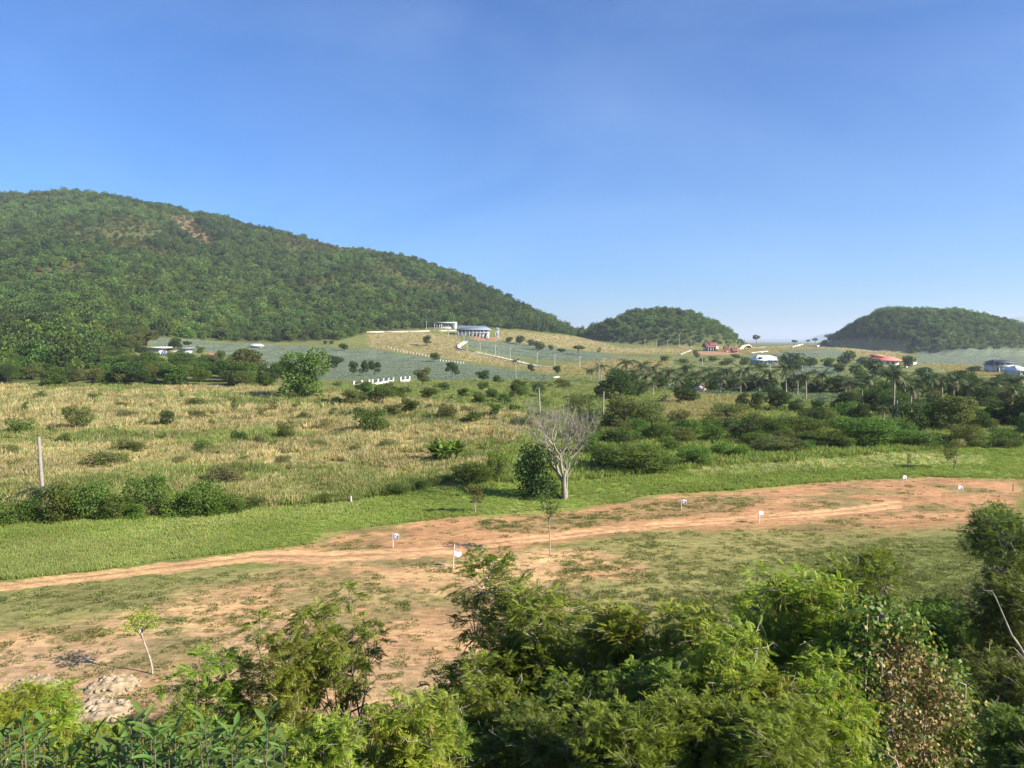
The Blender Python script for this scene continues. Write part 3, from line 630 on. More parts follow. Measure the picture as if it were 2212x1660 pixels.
def tints(n, r, lo=0.75, hi=1.3, hue=0.12):
    v = r.uniform(lo, hi, n)[:, None]; h = r.normal(0, hue, n)[:, None]
    return np.clip(v * np.concatenate([1 + h, 1 + 0 * h, 1 - h * 0.5], 1), 0.1, 3)
def woods():
    r = R3(900)
    # mountain
    sp = 6.0; P = []
    ys = np.arange(170, 1290, sp)
    for y in ys:
        x0, x1 = -0.98 * y - 40, 0.14 * y
        xs = np.arange(x0, x1, sp); P.append(np.stack([xs, np.full(len(xs), y)], 1))
    P = np.concatenate(P); P += r.uniform(-0.48, 0.48, P.shape) * sp
    u = CX + F * P[:, 0] / P[:, 1]
    ok = (P[:, 1] > Yfoot(u) + 3) & (u < 1290) & (P[:, 1] < Yridge(u) * 1.08)
    P = P[ok]; Z = height(P[:, 0], P[:, 1]); u, v = project(P[:, 0], P[:, 1], Z)
    bare = np.zeros(len(P), bool)
    for q in ([(345, 465), (415, 474), (468, 530), (440, 540), (385, 492)], [(382, 548), (398, 560), (395, 578), (384, 575)], [(692, 522), (780, 522), (880, 550), (860, 560), (740, 543)]): bare |= inpoly(u, v, q)
    scrub = (fbm(P[:, 0], P[:, 1], 90, 61) > 0.60) & (Z > 60)
    keep = ~(bare & (r.uniform(size=len(P)) < 0.55)) & ~(scrub & (r.uniform(size=len(P)) < 0.08))
    P = P[keep]; Z = Z[keep]; bare = (bare | scrub)[keep]; n = len(P)
    sc_ = (0.40 + 0.75 * r.uniform(0, 1, n) ** 1.5 + 0.3 * fbm(P[:, 0], P[:, 1], 60, 93)) * np.where(bare, 0.6, 1); zsc = sc_ * r.uniform(0.6, 1.3, n)
    patch = 0.5 * fbm(P[:, 0], P[:, 1], 42, 91) + 0.5 * fbm(P[:, 0], P[:, 1] * 0.5, 120, 92); tn = tints(n, r, 0.55, 1.45, 0.09) * np.clip(0.10 + 1.75 * patch, 0.4, 1.5)[:, None]
    warm = np.clip((fbm(P[:, 0], P[:, 1], 70, 95) - 0.45) * 3, 0, 1)[:, None]
    tn *= 1 + warm * np.array([[0.16, 0.10, -0.05]])
    tn = np.where(bare[:, None] & (r.uniform(size=(n, 1)) < 0.65), tn * np.array([[1.55, 1.05, 0.95]]), tn)
    o = scatter('mountain_forest', np.stack([P[:, 0], P[:, 1], Z - 0.4], 1), np.stack([sc_, sc_, zsc], 1), r.uniform(0, 6.28, n), tn, r.integers(0, 7, n), WOOD)
    tag(o, 'dense green forest covering the long mountain slope on the left', 'forest', kind='stuff')
    print('mountain trees', n)
    for k, (nm, lab) in enumerate((('knoll_forest', 'dark green wood covering the small rounded hill in the middle distance'), ('hill_forest', 'dark green wood covering the low hill at right'))):
        cx, cy_, l, rr, d, h = HILLS[k]; sp = 5.2
        gx, gy = np.meshgrid(np.arange(cx - l * 1.05, cx + rr * 1.05, sp), np.arange(cy_ - d, cy_ + d, sp)); Q = np.stack([gx.ravel(), gy.ravel()], 1) + r.uniform(-0.45, 0.45, (gx.size, 2)) * sp
        dx = Q[:, 0] - cx; q = (dx / np.where(dx < 0, l, rr)) ** 2 + ((Q[:, 1] - cy_) / d) ** 2
        Z = height(Q[:, 0], Q[:, 1]); u, v = project(Q[:, 0], Q[:, 1], Z)
        ok = q < 0.97
        if k == 1: ok &= ~(inpoly(u, v, P_TAN[4])) & ~inpoly(u, v, P_PINE[3])
        Q = Q[ok]; Z = Z[ok]; n = len(Q); s_ = r.uniform(0.45, 1.15, n) * (0.42 + 0.58 * np.clip(1 - q[ok], 0, 1) ** 0.6)
        tn = tints(n, r, 0.75, 1.6, 0.06) * (0.75 + 0.6 * fbm(Q[:, 0], Q[:, 1], 30, 97))[:, None]
        o = scatter(nm, np.stack([Q[:, 0], Q[:, 1], Z - 0.4], 1), s_, r.uniform(0, 6.28, n), tn, r.integers(0, 7, n), WOOD)
        tag(o, lab, 'forest', kind='stuff'); print(nm, n)
woods()

def sample_poly(poly, n, r, dens=None):
    p = np.array(poly, float); lo = p.min(0); hi = p.max(0); out = np.zeros((0, 2))
    lo[0] = max(lo[0], -160); hi[0] = min(hi[0], 2380)
    while len(out) < n:
        q = r.uniform(lo, hi, (n * 2, 2)); q = q[inpoly(q[:, 0], q[:, 1], poly)]; out = np.concatenate([out, q])
    return out[:n]
def flat_hit(uv):
    sx, sz = ray(uv[:, 0], uv[:, 1]); Y = -CAMZ / sz
    for _ in range(4): Y = np.clip((height(sx * Y, Y) - CAMZ) / sz, 6, 1400)
    return np.stack([sx * Y, Y, height(sx * Y, Y)], 1)
def tracked(uv): return inpoly(uv[:, 0], uv[:, 1], P_TRACK)
def grass():
    r = R3(950)
    # fresh green strip
    uv = sample_poly(P_GREEN, 34000, r); P = flat_hit(uv); n = len(P); big = fbm(P[:, 0], P[:, 1], 11, 101); sm = fbm(P[:, 0], P[:, 1], 3, 103)
    keep = r.uniform(size=n) < 0.25 + 1.0 * sm; P = P[keep]; big = big[keep]; n = len(P)
    sm2 = 0.6 + 0.9 * fbm(P[:, 0], P[:, 1], 2.0, 105); tn = tints(n, r, 0.8, 1.2, 0.08) * (0.70 + 0.6 * fbm(P[:, 0], P[:, 1], 5, 106))[:, None]
    pale = ((fbm(P[:, 0], P[:, 1], 7, 107) + r.normal(0, 0.05, n)) > 0.58)[:, None]; tn = np.where(pale, tn * np.array([[1.22, 1.12, 1.4]]), tn)
    heads = inpoly(*project(P[:, 0], P[:, 1], P[:, 2]), [(1480, 1012), (1640, 992), (1900, 980), (2120, 985), (2140, 1002), (1900, 1012), (1650, 1024), (1500, 1030)]) & (r.uniform(size=n) < 0.5)
    tn = np.where(heads[:, None], tn * np.array([[1.9, 1.5, 3.2]]), tn)
    s_ = (0.18 + 0.75 * big * sm2) * r.uniform(0.6, 1.3, n) * np.clip(P[:, 1] / 60, 0.8, 1.5)
    tag(scatter('green_grass', P, s_, r.uniform(0, 6.28, n), tn, r.integers(0, 4, n), GRASS), 'tall fresh green grass in the strip beyond the dirt track', 'grass', kind='stuff')
    # dry meadow
    uv = sample_poly(P_DRY, 42000, r); P = flat_hit(uv); n = len(P)
    keep = r.uniform(size=n) < 2.6 * fbm(P[:, 0], P[:, 1], 3.0, 111) - 0.7; P = P[keep]; n = len(P)
    gr = fbm(P[:, 0], P[:, 1], 16, 55) + r.normal(0, 0.05, n) > 0.60
    tn = tints(n, r, 0.75, 1.2, 0.06) * (0.62 + 0.8 * fbm(P[:, 0], P[:, 1], 5, 113))[:, None]
    tn = np.where((gr | (r.uniform(size=n) < 0.18))[:, None], tn * np.array([[0.52, 0.72, 0.42]]), tn)
    s_ = r.uniform(0.35, 1.1, n) * (0.35 + 1.1 * fbm(P[:, 0], P[:, 1], 4, 115)) * np.clip(P[:, 1] / 90, 0.8, 1.4)
    tag(scatter('dry_grass', P, s_, r.uniform(0, 6.28, n), tn, r.integers(0, 4, n), DRYG), 'straw coloured dry grass over the meadow below the mountain', 'grass', kind='stuff')
    # weeds dotted over the bare ground
    U = []
    for q, k in ((P_OLIVE, 15000), (P_RED, 900), (P_SAND, 1100), (P_BROWN, 1500)): U.append(sample_poly([(x, min(y, 1560)) for x, y in q], k, r))
    for q, k in zip(P_PATCH, (600, 700, 60, 100, 80, 300)): U.append(sample_poly(q, k, r))
    U.append(sample_poly([(x, min(y, 1560)) for x, y in P_GREEN2], 5000, r))
    uv = np.concatenate(U); P = flat_hit(uv); keep = (r.uniform(size=len(P)) < 1.7 * fbm(P[:, 0], P[:, 1], 2.5, 121) - 0.3) & ~tracked(uv)
    P = P[keep]; n = len(P)
    tn = tints(n, r, 0.65, 1.25, 0.08)
    tn = np.where(r.uniform(size=(n, 1)) < 0.25, tn * np.array([[1.2, 1.05, 1.2]]), tn)
    s_ = 0.16 + 0.5 * r.uniform(0, 1, n) ** 2
    tag(scatter('ground_weeds', P, np.stack([s_ * 1.3, s_ * 1.3, s_ * 0.55], 1), r.uniform(0, 6.28, n), tn, r.integers(0, 4, n), WEED), 'low sparse weeds dotted over the bare dirt field', 'weeds', kind='stuff')
    # rough grass through the middle distance
    uv = sample_poly([(640, 830), (1200, 815), (2212, 815), (2300, 960), (2000, 975), (1500, 1015), (1250, 1040), (1000, 1050), (1160, 920), (1100, 885), (900, 865)], 12000, r); P = ground_at(uv[:, 0], uv[:, 1]); n = len(P)
    tn = tints(n, r, 0.6, 1.1, 0.12); s_ = r.uniform(0.8, 2.0, n)
    tag(scatter('rough_grass', P, s_, r.uniform(0, 6.28, n), tn, r.integers(0, 4, n), GRASS), 'rough green grass among the bushes of the middle distance', 'grass', kind='stuff')
    # tall grass on the tan hill meadows
    U = np.concatenate([sample_poly(q, 2200, r) for q in P_TAN]); P = ground_at(U[:, 0], U[:, 1]); n = len(P)
    tn = tints(n, r, 0.7, 1.1, 0.06) * np.array([[0.92, 0.95, 0.85]])
    tag(scatter('hill_grass', P, r.uniform(0.4, 1.1, n), r.uniform(0, 6.28, n), tn, r.integers(0, 4, n), DRYG), 'dry golden grass on the far sloping meadows', 'grass', kind='stuff')
    # pineapple plants
    U = np.concatenate([sample_poly(q, k, r) for q, k in zip(P_PINE, (16000, 7000, 5000, 5000, 1500, 1500, 1500))]); P = ground_at(U[:, 0], U[:, 1]); n = len(P)
    row = np.sin(P[:, 1] * 2.2 + P[:, 0] * 0.5) > -0.3; P = P[row]; n = len(P)
    tn = tints(n, r, 0.8, 1.15, 0.04)
    tag(scatter('pineapple_plants', P, r.uniform(0.45, 0.85, n), r.uniform(0, 6.28, n), tn, r.integers(0, 3, n), PINE), 'grey green pineapple plants filling the sloping fields', 'crop', kind='stuff')
grass()
# ------------------------------------------------------------------ trees and shrubs of the middle distance (each one a thing)
def many(rows, name, kind, mat, label, group, cat='tree', bark='bark'):
    for row in rows:
        x, vt_, vb, wpx = row[:4]; place(name, x, vt_, vb, wpx, row[5] if len(row) > 5 and row[5] else kind, row[4] if len(row) > 4 and row[4] else mat, label, group, cat, bark)
def single(name, x, vt_, vb, wpx, kind, mat, label, cat='tree', bark='bark', Y=None, group=None):
    t = place(name, x, vt_, vb, wpx, kind, mat, label, group or (label.split(',')[0]), cat, bark, Y); return t
single('tree', 657, 754, 862, 116, 'full', 'leaf_mid', 'large dense green tree standing alone at the top of the dry meadow')
single('tree', 530, 754, 820, 98, 'full', 'leaf_olive', 'broad olive tree beside the low white building left of the pineapple field')
single('tree', 476, 757, 784, 26, 'round', 'leaf_mid', 'small tree over the low white building, left of the broad olive tree')
single('tree', 378, 730, 768, 34, 'round', 'leaf_dark', 'dark round tree in front of the flat roofed cream house')
single('tree', 408, 737, 758, 23, 'umbrella', 'leaf_dark', 'small spreading tree behind the right end of the flat roofed cream house')
single('tree', 433, 747, 769, 21, 'round', 'leaf_bright', 'small light green tree on bare earth right of the flat roofed house')
single('tree', 441, 771, 797, 34, 'round', 'leaf_dark', 'dark bushy tree left of the low white building')
single('tree', 722, 768, 804, 42, 'round', 'leaf_dark', 'dark tree just right of the large lone green tree')
many([(764, 779, 813, 28), (786, 779, 813, 24), (809, 780, 812, 32)], 'tree', 'round', 'leaf_dark', 'dark tree in the row of three behind the white fence', 'three trees behind the white fence')
many([(743, 742, 758, 23), (704, 736, 744, 12), (716, 736, 744, 12)], 'shrub', 'far', 'leaf_dark', 'dark bush at the upper edge of the big pineapple field', 'bushes at the upper field edge', 'shrub')
single('tree', 922, 724, 748, 25, 'round', 'leaf_olive', 'lone round tree on the golden slope below the long white wall')
single('tree', 940, 762, 782, 26, 'round', 'leaf_dark', 'dark double tree between the golden slope and the pineapple field')
single('tree', 977, 782, 818, 34, 'round', 'leaf_dark', 'upright dark tree at the lower edge of the pineapple field')
single('tree', 913, 794, 836, 40, 'round', 'leaf_olive', 'rounded tree at the right end of the white fence')
many([(1148, 786, 806, 19), (1203, 790, 812, 18)], 'tree', 'round', 'leaf_dark', 'small dark tree below the line of pale poles', 'two small trees below the pole line')
single('tree', 1250, 747, 767, 34, 'umbrella', 'leaf_mid', 'lone spreading tree at the right end of the upper pineapple field')
single('shrub', 1294, 750, 767, 13, 'thin', 'leaf_dark', 'narrow bush right of the lone spreading tree on the upper slope', 'shrub')
many([(1100, 728, 741, 18), (1123, 725, 745, 23), (1145, 734, 748, 18), (1165, 738, 757, 29), (1190, 745, 758, 14), (1213, 753, 762, 22)], 'shrub', 'far', 'leaf_dark', 'dark bush in the hedge line right of the white tower', 'hedge line right of the tower', 'shrub')
single('tree', 1634, 724, 748, 20, 'umbrella', 'leaf_dark', 'lone tall umbrella shaped tree on the skyline right of the wooded knoll')
many([(1716, 735, 747, 15), (1744, 734, 743, 12), (1761, 731, 740, 13), (1790, 722, 736, 26)], 'tree', 'umbrella', 'leaf_dark', 'small dark tree on the skyline beside the white ridge wall', 'skyline trees by the ridge wall')
# between the meadow and the fields
many([(1043, 800, 825, 40, 'leaf_dark'), (1076, 811, 830, 28), (1044, 825, 848, 28), (1035, 847, 878, 44), (1063, 839, 866, 34), (1114, 821, 871, 30, 'leaf_mid'), (886, 860, 899, 46), (924, 837, 866, 44),
      (825, 834, 878, 70), (1071, 870, 904, 34), (1018, 890, 916, 54), (1111, 875, 894, 28, 'leaf_dark'), (760, 840, 880, 52, 'leaf_olive'), (790, 825, 866, 40), (860, 835, 868, 40), (1000, 838, 862, 34), (960, 826, 848, 30),
      (1090, 850, 876, 34), (850, 872, 902, 44, 'leaf_olive')], 'shrub', 'round', 'leaf_mid', 'green bushy tree between dry meadow and white fence', 'bushy trees above the dry meadow', 'tree')
single('shrub', 964, 872, 910, 50, 'shrub', 'leaf_olive', 'rounded green bush standing clear in the grass above the banana clump', 'shrub')
single('shrub', 807, 882, 937, 90, 'shrub', 'leaf_mid', 'wide light green bush with several stems on the right half of the dry meadow', 'shrub')
single('shrub', 1124, 900, 927, 60, 'shrub', 'leaf_dark', 'dark wide bush left of the bare tree crown', 'shrub')
# shrubs dotted over the dry meadow
many([(166, 872, 931, 72, 'leaf_olive', 'olive'), (56, 867, 894, 22, 'leaf_mid', 'thin'), (45, 903, 941, 66, 'leaf_mid'), (423, 859, 880, 58, 'leaf_olive'), (392, 842, 866, 14, 'leaf_mid', 'thin'), (504, 856, 901, 26, 'leaf_olive', 'thin'),
      (270, 886, 906, 62, 'leaf_scrub'), (430, 886, 909, 44, 'leaf_olive'), (514, 930, 960, 40, 'leaf_dark'), (616, 910, 949, 44, 'leaf_mid'), (440, 950, 980, 50, 'leaf_mid'), (142, 937, 955, 32, 'leaf_mid'), (237, 977, 1005, 94, 'leaf_olive'),
      (280, 950, 975, 80, 'leaf_olive'), (483, 1011, 1046, 110, 'leaf_scrub'), (262, 868, 884, 30, 'leaf_olive'), (90, 845, 868, 30, 'leaf_mid'), (330, 870, 884, 24, 'leaf_olive', 'thin'), (560, 880, 905, 24, 'leaf_olive', 'thin'),
      (590, 870, 893, 30, 'leaf_olive', 'thin'), (660, 890, 912, 34, 'leaf_olive'), (700, 905, 930, 30, 'leaf_scrub', 'thin'), (560, 940, 962, 36, 'leaf_scrub'), (640, 866, 888, 26, 'leaf_mid', 'thin'), (720, 880, 905, 22, 'leaf_mid', 'thin'),
      (310, 905, 922, 34, 'leaf_scrub'), (200, 850, 866, 26, 'leaf_mid'), (690, 950, 968, 50, 'leaf_scrub'), (110, 920, 940, 26, 'leaf_dark', 'thin'), (350, 940, 955, 24, 'leaf_olive', 'thin'), (840, 950, 972, 60, 'leaf_scrub'), (770, 960, 980, 40, 'leaf_olive'),
      (460, 905, 925, 20, 'leaf_mid', 'thin'), (240, 920, 934, 30, 'leaf_olive'), (20, 960, 985, 50, 'leaf_olive'), (390, 985, 1003, 40, 'leaf_scrub'), (610, 985, 1005, 46, 'leaf_scrub'), (530, 985, 1000, 30, 'leaf_olive')],
     'shrub', 'shrub', 'leaf_mid', 'low bush growing out of the dry meadow grass', 'bushes dotted over the dry meadow', 'shrub')
single('shrub', 362, 886, 926, 39, 'layer', 'leaf_dark', 'compact dark layered little tree casting a shadow on the dry meadow', 'shrub')
# thicket along the lower edge of the meadow
many([(40, 1078, 1132, 90), (130, 1045, 1126, 110), (205, 1040, 1120, 110), (250, 1070, 1122, 80), (322, 1027, 1108, 100), (390, 1055, 1116, 80, 'leaf_bright'), (440, 1040, 1112, 110), (500, 1068, 1108, 80), (545, 1072, 1100, 60), (-50, 1060, 1135, 120),
      (290, 1085, 1122, 70, 'leaf_bright'), (620, 1075, 1092, 60, 'leaf_bright'), (700, 1068, 1086, 60, 'leaf_mid'), (850, 1046, 1070, 80, 'leaf_mid'), (470, 1085, 1113, 60, 'leaf_bright'), (910, 1035, 1060, 50)],
     'shrub', 'shrub', 'leaf_mid', 'leafy green bush in the thicket below the dry meadow', 'thicket along the meadow edge', 'shrub')
# forest front at the foot of the mountain
r_ = R3(1200); fr = []
for k in range(105):
    x = r_.uniform(-90, 620); vb = r_.uniform(790, 836) if x > 200 else r_.uniform(775, 836)
    if x > 590 - (836 - vb) * 2 and vb < 815: continue
    h = r_.uniform(30, 52) * (1 - (836 - vb) / 160); fr.append((x, vb - h, vb, h * r_.uniform(1.2, 1.7), r_.choice(['leaf_mid', 'leaf_mid', 'leaf_dark', 'leaf_olive', 'leaf_bright']), r_.choice(['full', 'full', 'round', 'olive'])))
for k in range(34):
    x = r_.uniform(150, 320); vb = r_.uniform(738, 800); h = r_.uniform(24, 36); fr.append((x, vb - h, vb, h * r_.uniform(1.1, 1.5), r_.choice(['leaf_mid', 'leaf_dark', 'leaf_olive']), 'round'))
fr.sort(key=lambda t: -t[2])
for a, b, lab in ((-100, 120, 'tree at the forest foot at the left meadow end'), (120, 260, 'tree at the forest foot above the left meadow'), (260, 400, 'tree in the belt below the flat roofed cream house'), (400, 640, 'tree in the belt left of the large lone green tree')):
    many([t for t in fr if a <= t[0] < b], 'tree', 'round', 'leaf_mid', lab, 'trees along the forest foot')
many([(1365, 806, 838, 40), (1425, 812, 842, 44), (1490, 812, 842, 50), (1540, 812, 843, 46), (1580, 814, 846, 44), (1620, 812, 846, 50), (1660, 818, 850, 44), (1715, 812, 848, 56), (1760, 815, 850, 50), (1805, 815, 850, 56), (1860, 812, 850, 60), (1905, 818, 856, 56), (1950, 812, 852, 60), (2000, 815, 858, 66), (2100, 810, 850, 70), (2180, 808, 850, 60)],
     'tree', 'full', 'leaf_dark', 'dark green tree mixed in among the coconut palms', 'trees among the palms')
# right half: bushes and trees from the green strip back to the palms
many([(1338, 799, 863, 80), (1300, 822, 858, 40), (1384, 822, 856, 36), (1480, 835, 873, 60), (1605, 846, 881, 32), (1635, 847, 888, 36), (1681, 842, 886, 64), (1720, 862, 890, 40), (1765, 862, 888, 30)],
     'tree', 'full', 'leaf_dark', 'dark dense tree in the row in front of the small palms', 'dark trees in front of the palms')
many([(1350, 857, 925, 90), (1410, 862, 928, 100), (1577, 870, 908, 95), (1470, 885, 915, 60), (1250, 850, 905, 80), (1530, 895, 925, 50)], 'tree', 'olive', 'leaf_olive', 'loose olive coloured tree right of the bare tree', 'olive trees right of the bare tree')
many([(1828, 847, 891, 66), (1890, 832, 892, 70), (1973, 865, 930, 86), (2057, 855, 932, 112, 'leaf_olive'), (2156, 860, 920, 108), (2110, 885, 930, 70), (2067, 801, 868, 96), (2200, 829, 868, 60), (2120, 830, 880, 70), (1998, 794, 821, 54),
      (2020, 850, 890, 60), (1930, 850, 900, 60), (2230, 850, 925, 90), (1860, 870, 915, 60), (1780, 880, 912, 60, 'leaf_mid'), (2160, 815, 850, 50, 'leaf_mid')], 'tree', 'full', 'leaf_dark', 'dark full tree in the dense grove at right', 'grove of dark trees at right')
many([(1379, 958, 1020, 176), (1503, 964, 1009, 84), (1727, 900, 940, 135), (1866, 903, 964, 172), (1680, 944, 978, 125, 'leaf_olive'), (1630, 935, 962, 80), (1790, 930, 966, 110), (1930, 925, 962, 90)], 'shrub', 'layer', 'leaf_layer', 'spreading bush with flat layered branches by the green strip', 'layered bushes along the green strip', 'shrub')
many([(1325, 925, 958, 105), (1478, 908, 943, 56, 'leaf_dark'), (1610, 908, 953, 76, 'leaf_dark'), (1420, 915, 950, 70), (1545, 918, 955, 70), (1270, 935, 985, 70), (1300, 960, 1010, 60), (1560, 955, 985, 60, 'leaf_bright'), (1600, 962, 988, 60, 'leaf_bright'), (1450, 945, 975, 60),
      (1993, 934, 966, 96), (2040, 938, 965, 60), (1740, 950, 976, 60), (1830, 945, 972, 50, 'leaf_mid'), (1700, 915, 945, 60), (1660, 900, 930, 60), (1950, 905, 945, 60), (1900, 942, 968, 60), (2171, 943, 968, 76), (2110, 948, 968, 40), (2230, 890, 940, 80, 'leaf_dark'), (1260, 905, 940, 70, 'leaf_dark'), (1380, 905, 935, 60)],
     'shrub', 'shrub', 'leaf_mid', 'green bush in the thicket between bare tree and right grove', 'thicket behind the green strip', 'shrub')
r_ = R3(1300); ex = []
for k in range(70):
    x = r_.uniform(1230, 2260); vb = r_.uniform(868, 962)
    if inpoly(np.array([x]), np.array([vb]), [(1425, 855), (1640, 858), (1640, 905), (1560, 930), (1425, 905)])[0]: continue
    h_ = r_.uniform(20, 38); ex.append((x, vb - h_, vb, h_ * r_.uniform(1.4, 2.2), r_.choice(['leaf_mid', 'leaf_dark', 'leaf_olive', 'leaf_layer']), r_.choice(['shrub', 'shrub', 'round', 'olive'])))
many([t for t in ex if t[0] < 1620], 'shrub', 'shrub', 'leaf_mid', 'smaller bush filling the thicket right of the bare tree', 'fill of the middle thicket', 'shrub')
many([t for t in ex if t[0] >= 1620], 'shrub', 'shrub', 'leaf_mid', 'smaller bush filling the edge of the right grove', 'fill of the right grove', 'shrub')
r_ = R3(1310); ex = []
for k in range(34):
    x = r_.uniform(680, 1230); vb = r_.uniform(836, 905); h_ = r_.uniform(10, 22); ex.append((x, vb - h_, vb, h_ * r_.uniform(1.3, 2.2), r_.choice(['leaf_mid', 'leaf_dark', 'leaf_olive']), r_.choice(['shrub', 'shrub', 'thin'])))
many(ex, 'shrub', 'shrub', 'leaf_mid', 'little bush in the rough grass below the white fence', 'little bushes below the white fence', 'shrub')
single('tree', 2087, 915, 968, 74, 'olive', 'leaf_olive', 'olive round tree standing forward of the dark right grove')
single('tree', 2062, 948, 1015, 50, 'thin', 'leaf_scrub', 'thin reddish young tree on the green strip near the right edge', bark='bark')
single('tree', 1963, 979, 1014, 14, 'thin', 'leaf_scrub', 'very thin nearly leafless sapling on the green strip, left of the reddish young tree')
# scattered trees further right and up the slope
many([(1709, 763, 795, 54), (1828, 759, 790, 40), (1788, 773, 795, 34), (1750, 772, 795, 34), (1892, 778, 815, 44), (1854, 789, 820, 42), (1963, 768, 796, 34), (2105, 791, 805, 36), (1720, 780, 800, 40), (1925, 790, 818, 40), (1810, 785, 806, 40), (1690, 770, 792, 30), (1870, 772, 792, 30)],
     'tree', 'far', 'leaf_dark', 'dark tree among the houses below the right hill', 'trees around the houses at right')
many([(1504, 757, 774, 17), (1437, 768, 782, 30), (1517, 773, 784, 16), (1607, 772, 790, 26), (1570, 775, 790, 34), (1640, 785, 796, 50), (1540, 770, 782, 30), (1480, 775, 786, 26), (1590, 765, 775, 26)], 'shrub', 'far', 'leaf_mid', 'bush on the slope below the red roofed house', 'bushes below the red roofed house', 'shrub')
# beside the bare tree
single('tree', 1153, 965, 1074, 124, 'shrub', 'leaf_dark', 'dark leafy tree standing just left of the bare tree')
single('shrub', 1020, 998, 1046, 100, 'layer', 'leaf_layer', 'dark layered bush left of the leafy tree by the bare tree', 'shrub')
single('shrub', 1073, 977, 1037, 60, 'shrub', 'leaf_bright', 'light green round bush behind the dark layered bush', 'shrub')
single('shrub', 1026, 1046, 1110, 54, 'thin', 'leaf_olive', 'gnarled small bush with twisted pale branches on the grass by the dirt', 'shrub', bark='bark_pale')

# ------------------------------------------------------------------ palms
def frond_mesh(seed, droop, n=15, Lr=2.6):
    r = R3(seed); b = MB(); t = np.linspace(0, 1, 9)
    pts = np.stack([t * Lr * (1 - 0.18 * droop * t), 0 * t, 0.75 * t * (1 - 0.3 * droop) - droop * 1.5 * t ** 2], 1)
    b.tube(pts, np.linspace(0.045, 0.012, 9), 4, 0.9)
    tt = np.linspace(0.12, 0.98, n); P = np.stack([np.interp(tt, t, pts[:, k]) for k in range(3)], 1)
    for s in (-1, 1):
        ln = 0.85 * np.sin(np.clip(tt * 2.6 + 0.35, 0, 3.0)) + 0.12
        D = np.stack([np.full(n, 0.55), np.full(n, s * 1.0), np.full(n, -0.45 - 0.5 * droop)], 1) + r.normal(0, 0.1, (n, 3))
        b.leaves(P, D, np.tile([[0.3, 0.0, 1.0]], (n, 1)), ln, 0.13, r.uniform(0, 0.95, n))
    return b.mesh('frond', M['frond'])
FRONDS = [frond_mesh(600, 0.25), frond_mesh(601, 0.7), frond_mesh(602, 1.15), frond_mesh(603, 0.45)]
def palm_trunk(seed):
    r = R3(seed); b = MB(); t = np.linspace(0, 1, 12)
    b.tube(np.stack([0.35 * np.sin(t * 2.2 + seed) * t * 0.6, 0.25 * np.cos(t * 2 + seed) * t * 0.6, t], 1), 0.17 - 0.07 * t + 0.12 * np.exp(-t * 14), 7); return b.mesh('trunk', M['palm_bark'], True)
PTR = [palm_trunk(610 + k) for k in range(3)]
pr = R3(620)
def palm(x, vc, vb, wpx, label, group, nf=15):
    X, Y, Z = g1(x, vb); H = max(0.8, float(CAMZ + Y * ray(x, vc)[1]) - Z); s = wpx * Y / F / 4.4
    t = link('coconut_palm', None, None, (X, Y, Z), None, None, (0, 0, pr.uniform(0, 6.28))); k = pr.integers(0, 3)
    link('trunk', PTR[k], t, (0, 0, -0.1), None, (1, 1, H + 0.1)); sd_ = 610 + k
    top = (0.35 * math.sin(2.2 + sd_) * 0.6, 0.25 * math.cos(2 + sd_) * 0.6, H)
    for j in range(nf):
        a = j * 2.399; old = j > nf - 3
        q = (j % 4) if not old else 2
        link('frond', FRONDS[q], t, top, M['frond_old'] if old else M['frond'], (s * pr.uniform(0.85, 1.1),) * 3, (pr.normal(0, 0.1), (0.35 if old else -0.5 + 0.9 * (j / nf)) + pr.normal(0, 0.12), a))
    series(t, label, 'palm', group)
g_ = 'coconut palms of the far row'
for x, vc, vb, wd in [(1276, 799, 822, 30), (1298, 791, 824, 36), (1326, 796, 822, 34), (1352, 782, 828, 46), (1371, 801, 834, 44), (1388, 787, 830, 46), (1410, 794, 834, 50), (1427, 808, 832, 40), (1446, 800, 836, 52), (1470, 809, 834, 44), (1484, 792, 833, 52), (1505, 806, 838, 50),
                  (1529, 797, 836, 54), (1546, 808, 838, 46), (1570, 800, 838, 54), (1588, 810, 836, 44), (1608, 798, 840, 56), (1626, 812, 836, 44), (1340, 806, 838, 40), (1397, 810, 842, 42), (1460, 818, 846, 40), (1519, 816, 848, 44), (1556, 818, 850, 44), (1599, 820, 852, 46), (1640, 818, 848, 46)]:
    palm(x, vc, vb, wd, 'short coconut palm in the long row before the far fields', g_, 13)
g_ = 'coconut palms standing by the right grove'
for x, vc, vb, wd in [(1660, 803, 846, 56), (1698, 793, 850, 58), (1722, 815, 856, 46), (1845, 826, 866, 50), (1872, 814, 862, 56), (2060, 816, 876, 56), (2090, 832, 880, 52), (2200, 818, 866, 56), (1968, 838, 896, 50), (2185, 840, 880, 46), (1741, 809, 864, 56), (1777, 808, 846, 52), (1826, 818, 852, 50), (1410, 828, 853, 34), (1438, 856, 868, 28), (1907, 880, 912, 46),
                      (1985, 822, 872, 50), (2011, 812, 880, 56), (2035, 826, 880, 50), (2145, 826, 868, 50), (2175, 822, 866, 50), (1955, 818, 866, 46), (2130, 838, 868, 40), (1800, 818, 846, 40)]:
    palm(x, vc, vb, wd, 'coconut palm standing out of bushes around the right grove', g_, 13)
palm(1928, 806, 928, 66, 'tallest coconut palm, its crown rising above the right grove', 'tallest palm of the right grove', 16)
palm(1166, 828, 900, 46, 'slender coconut palm behind the bare tree', 'palm behind the bare tree', 13)
palm(1114, 779, 819, 22, 'small far palm at the foot of the golden slope', 'small palm of the golden slope', 11)
palm(100, 1062, 1108, 120, 'low trunkless palm with arching fronds behind the bare palm trunk', 'low palm in the thicket', 13)

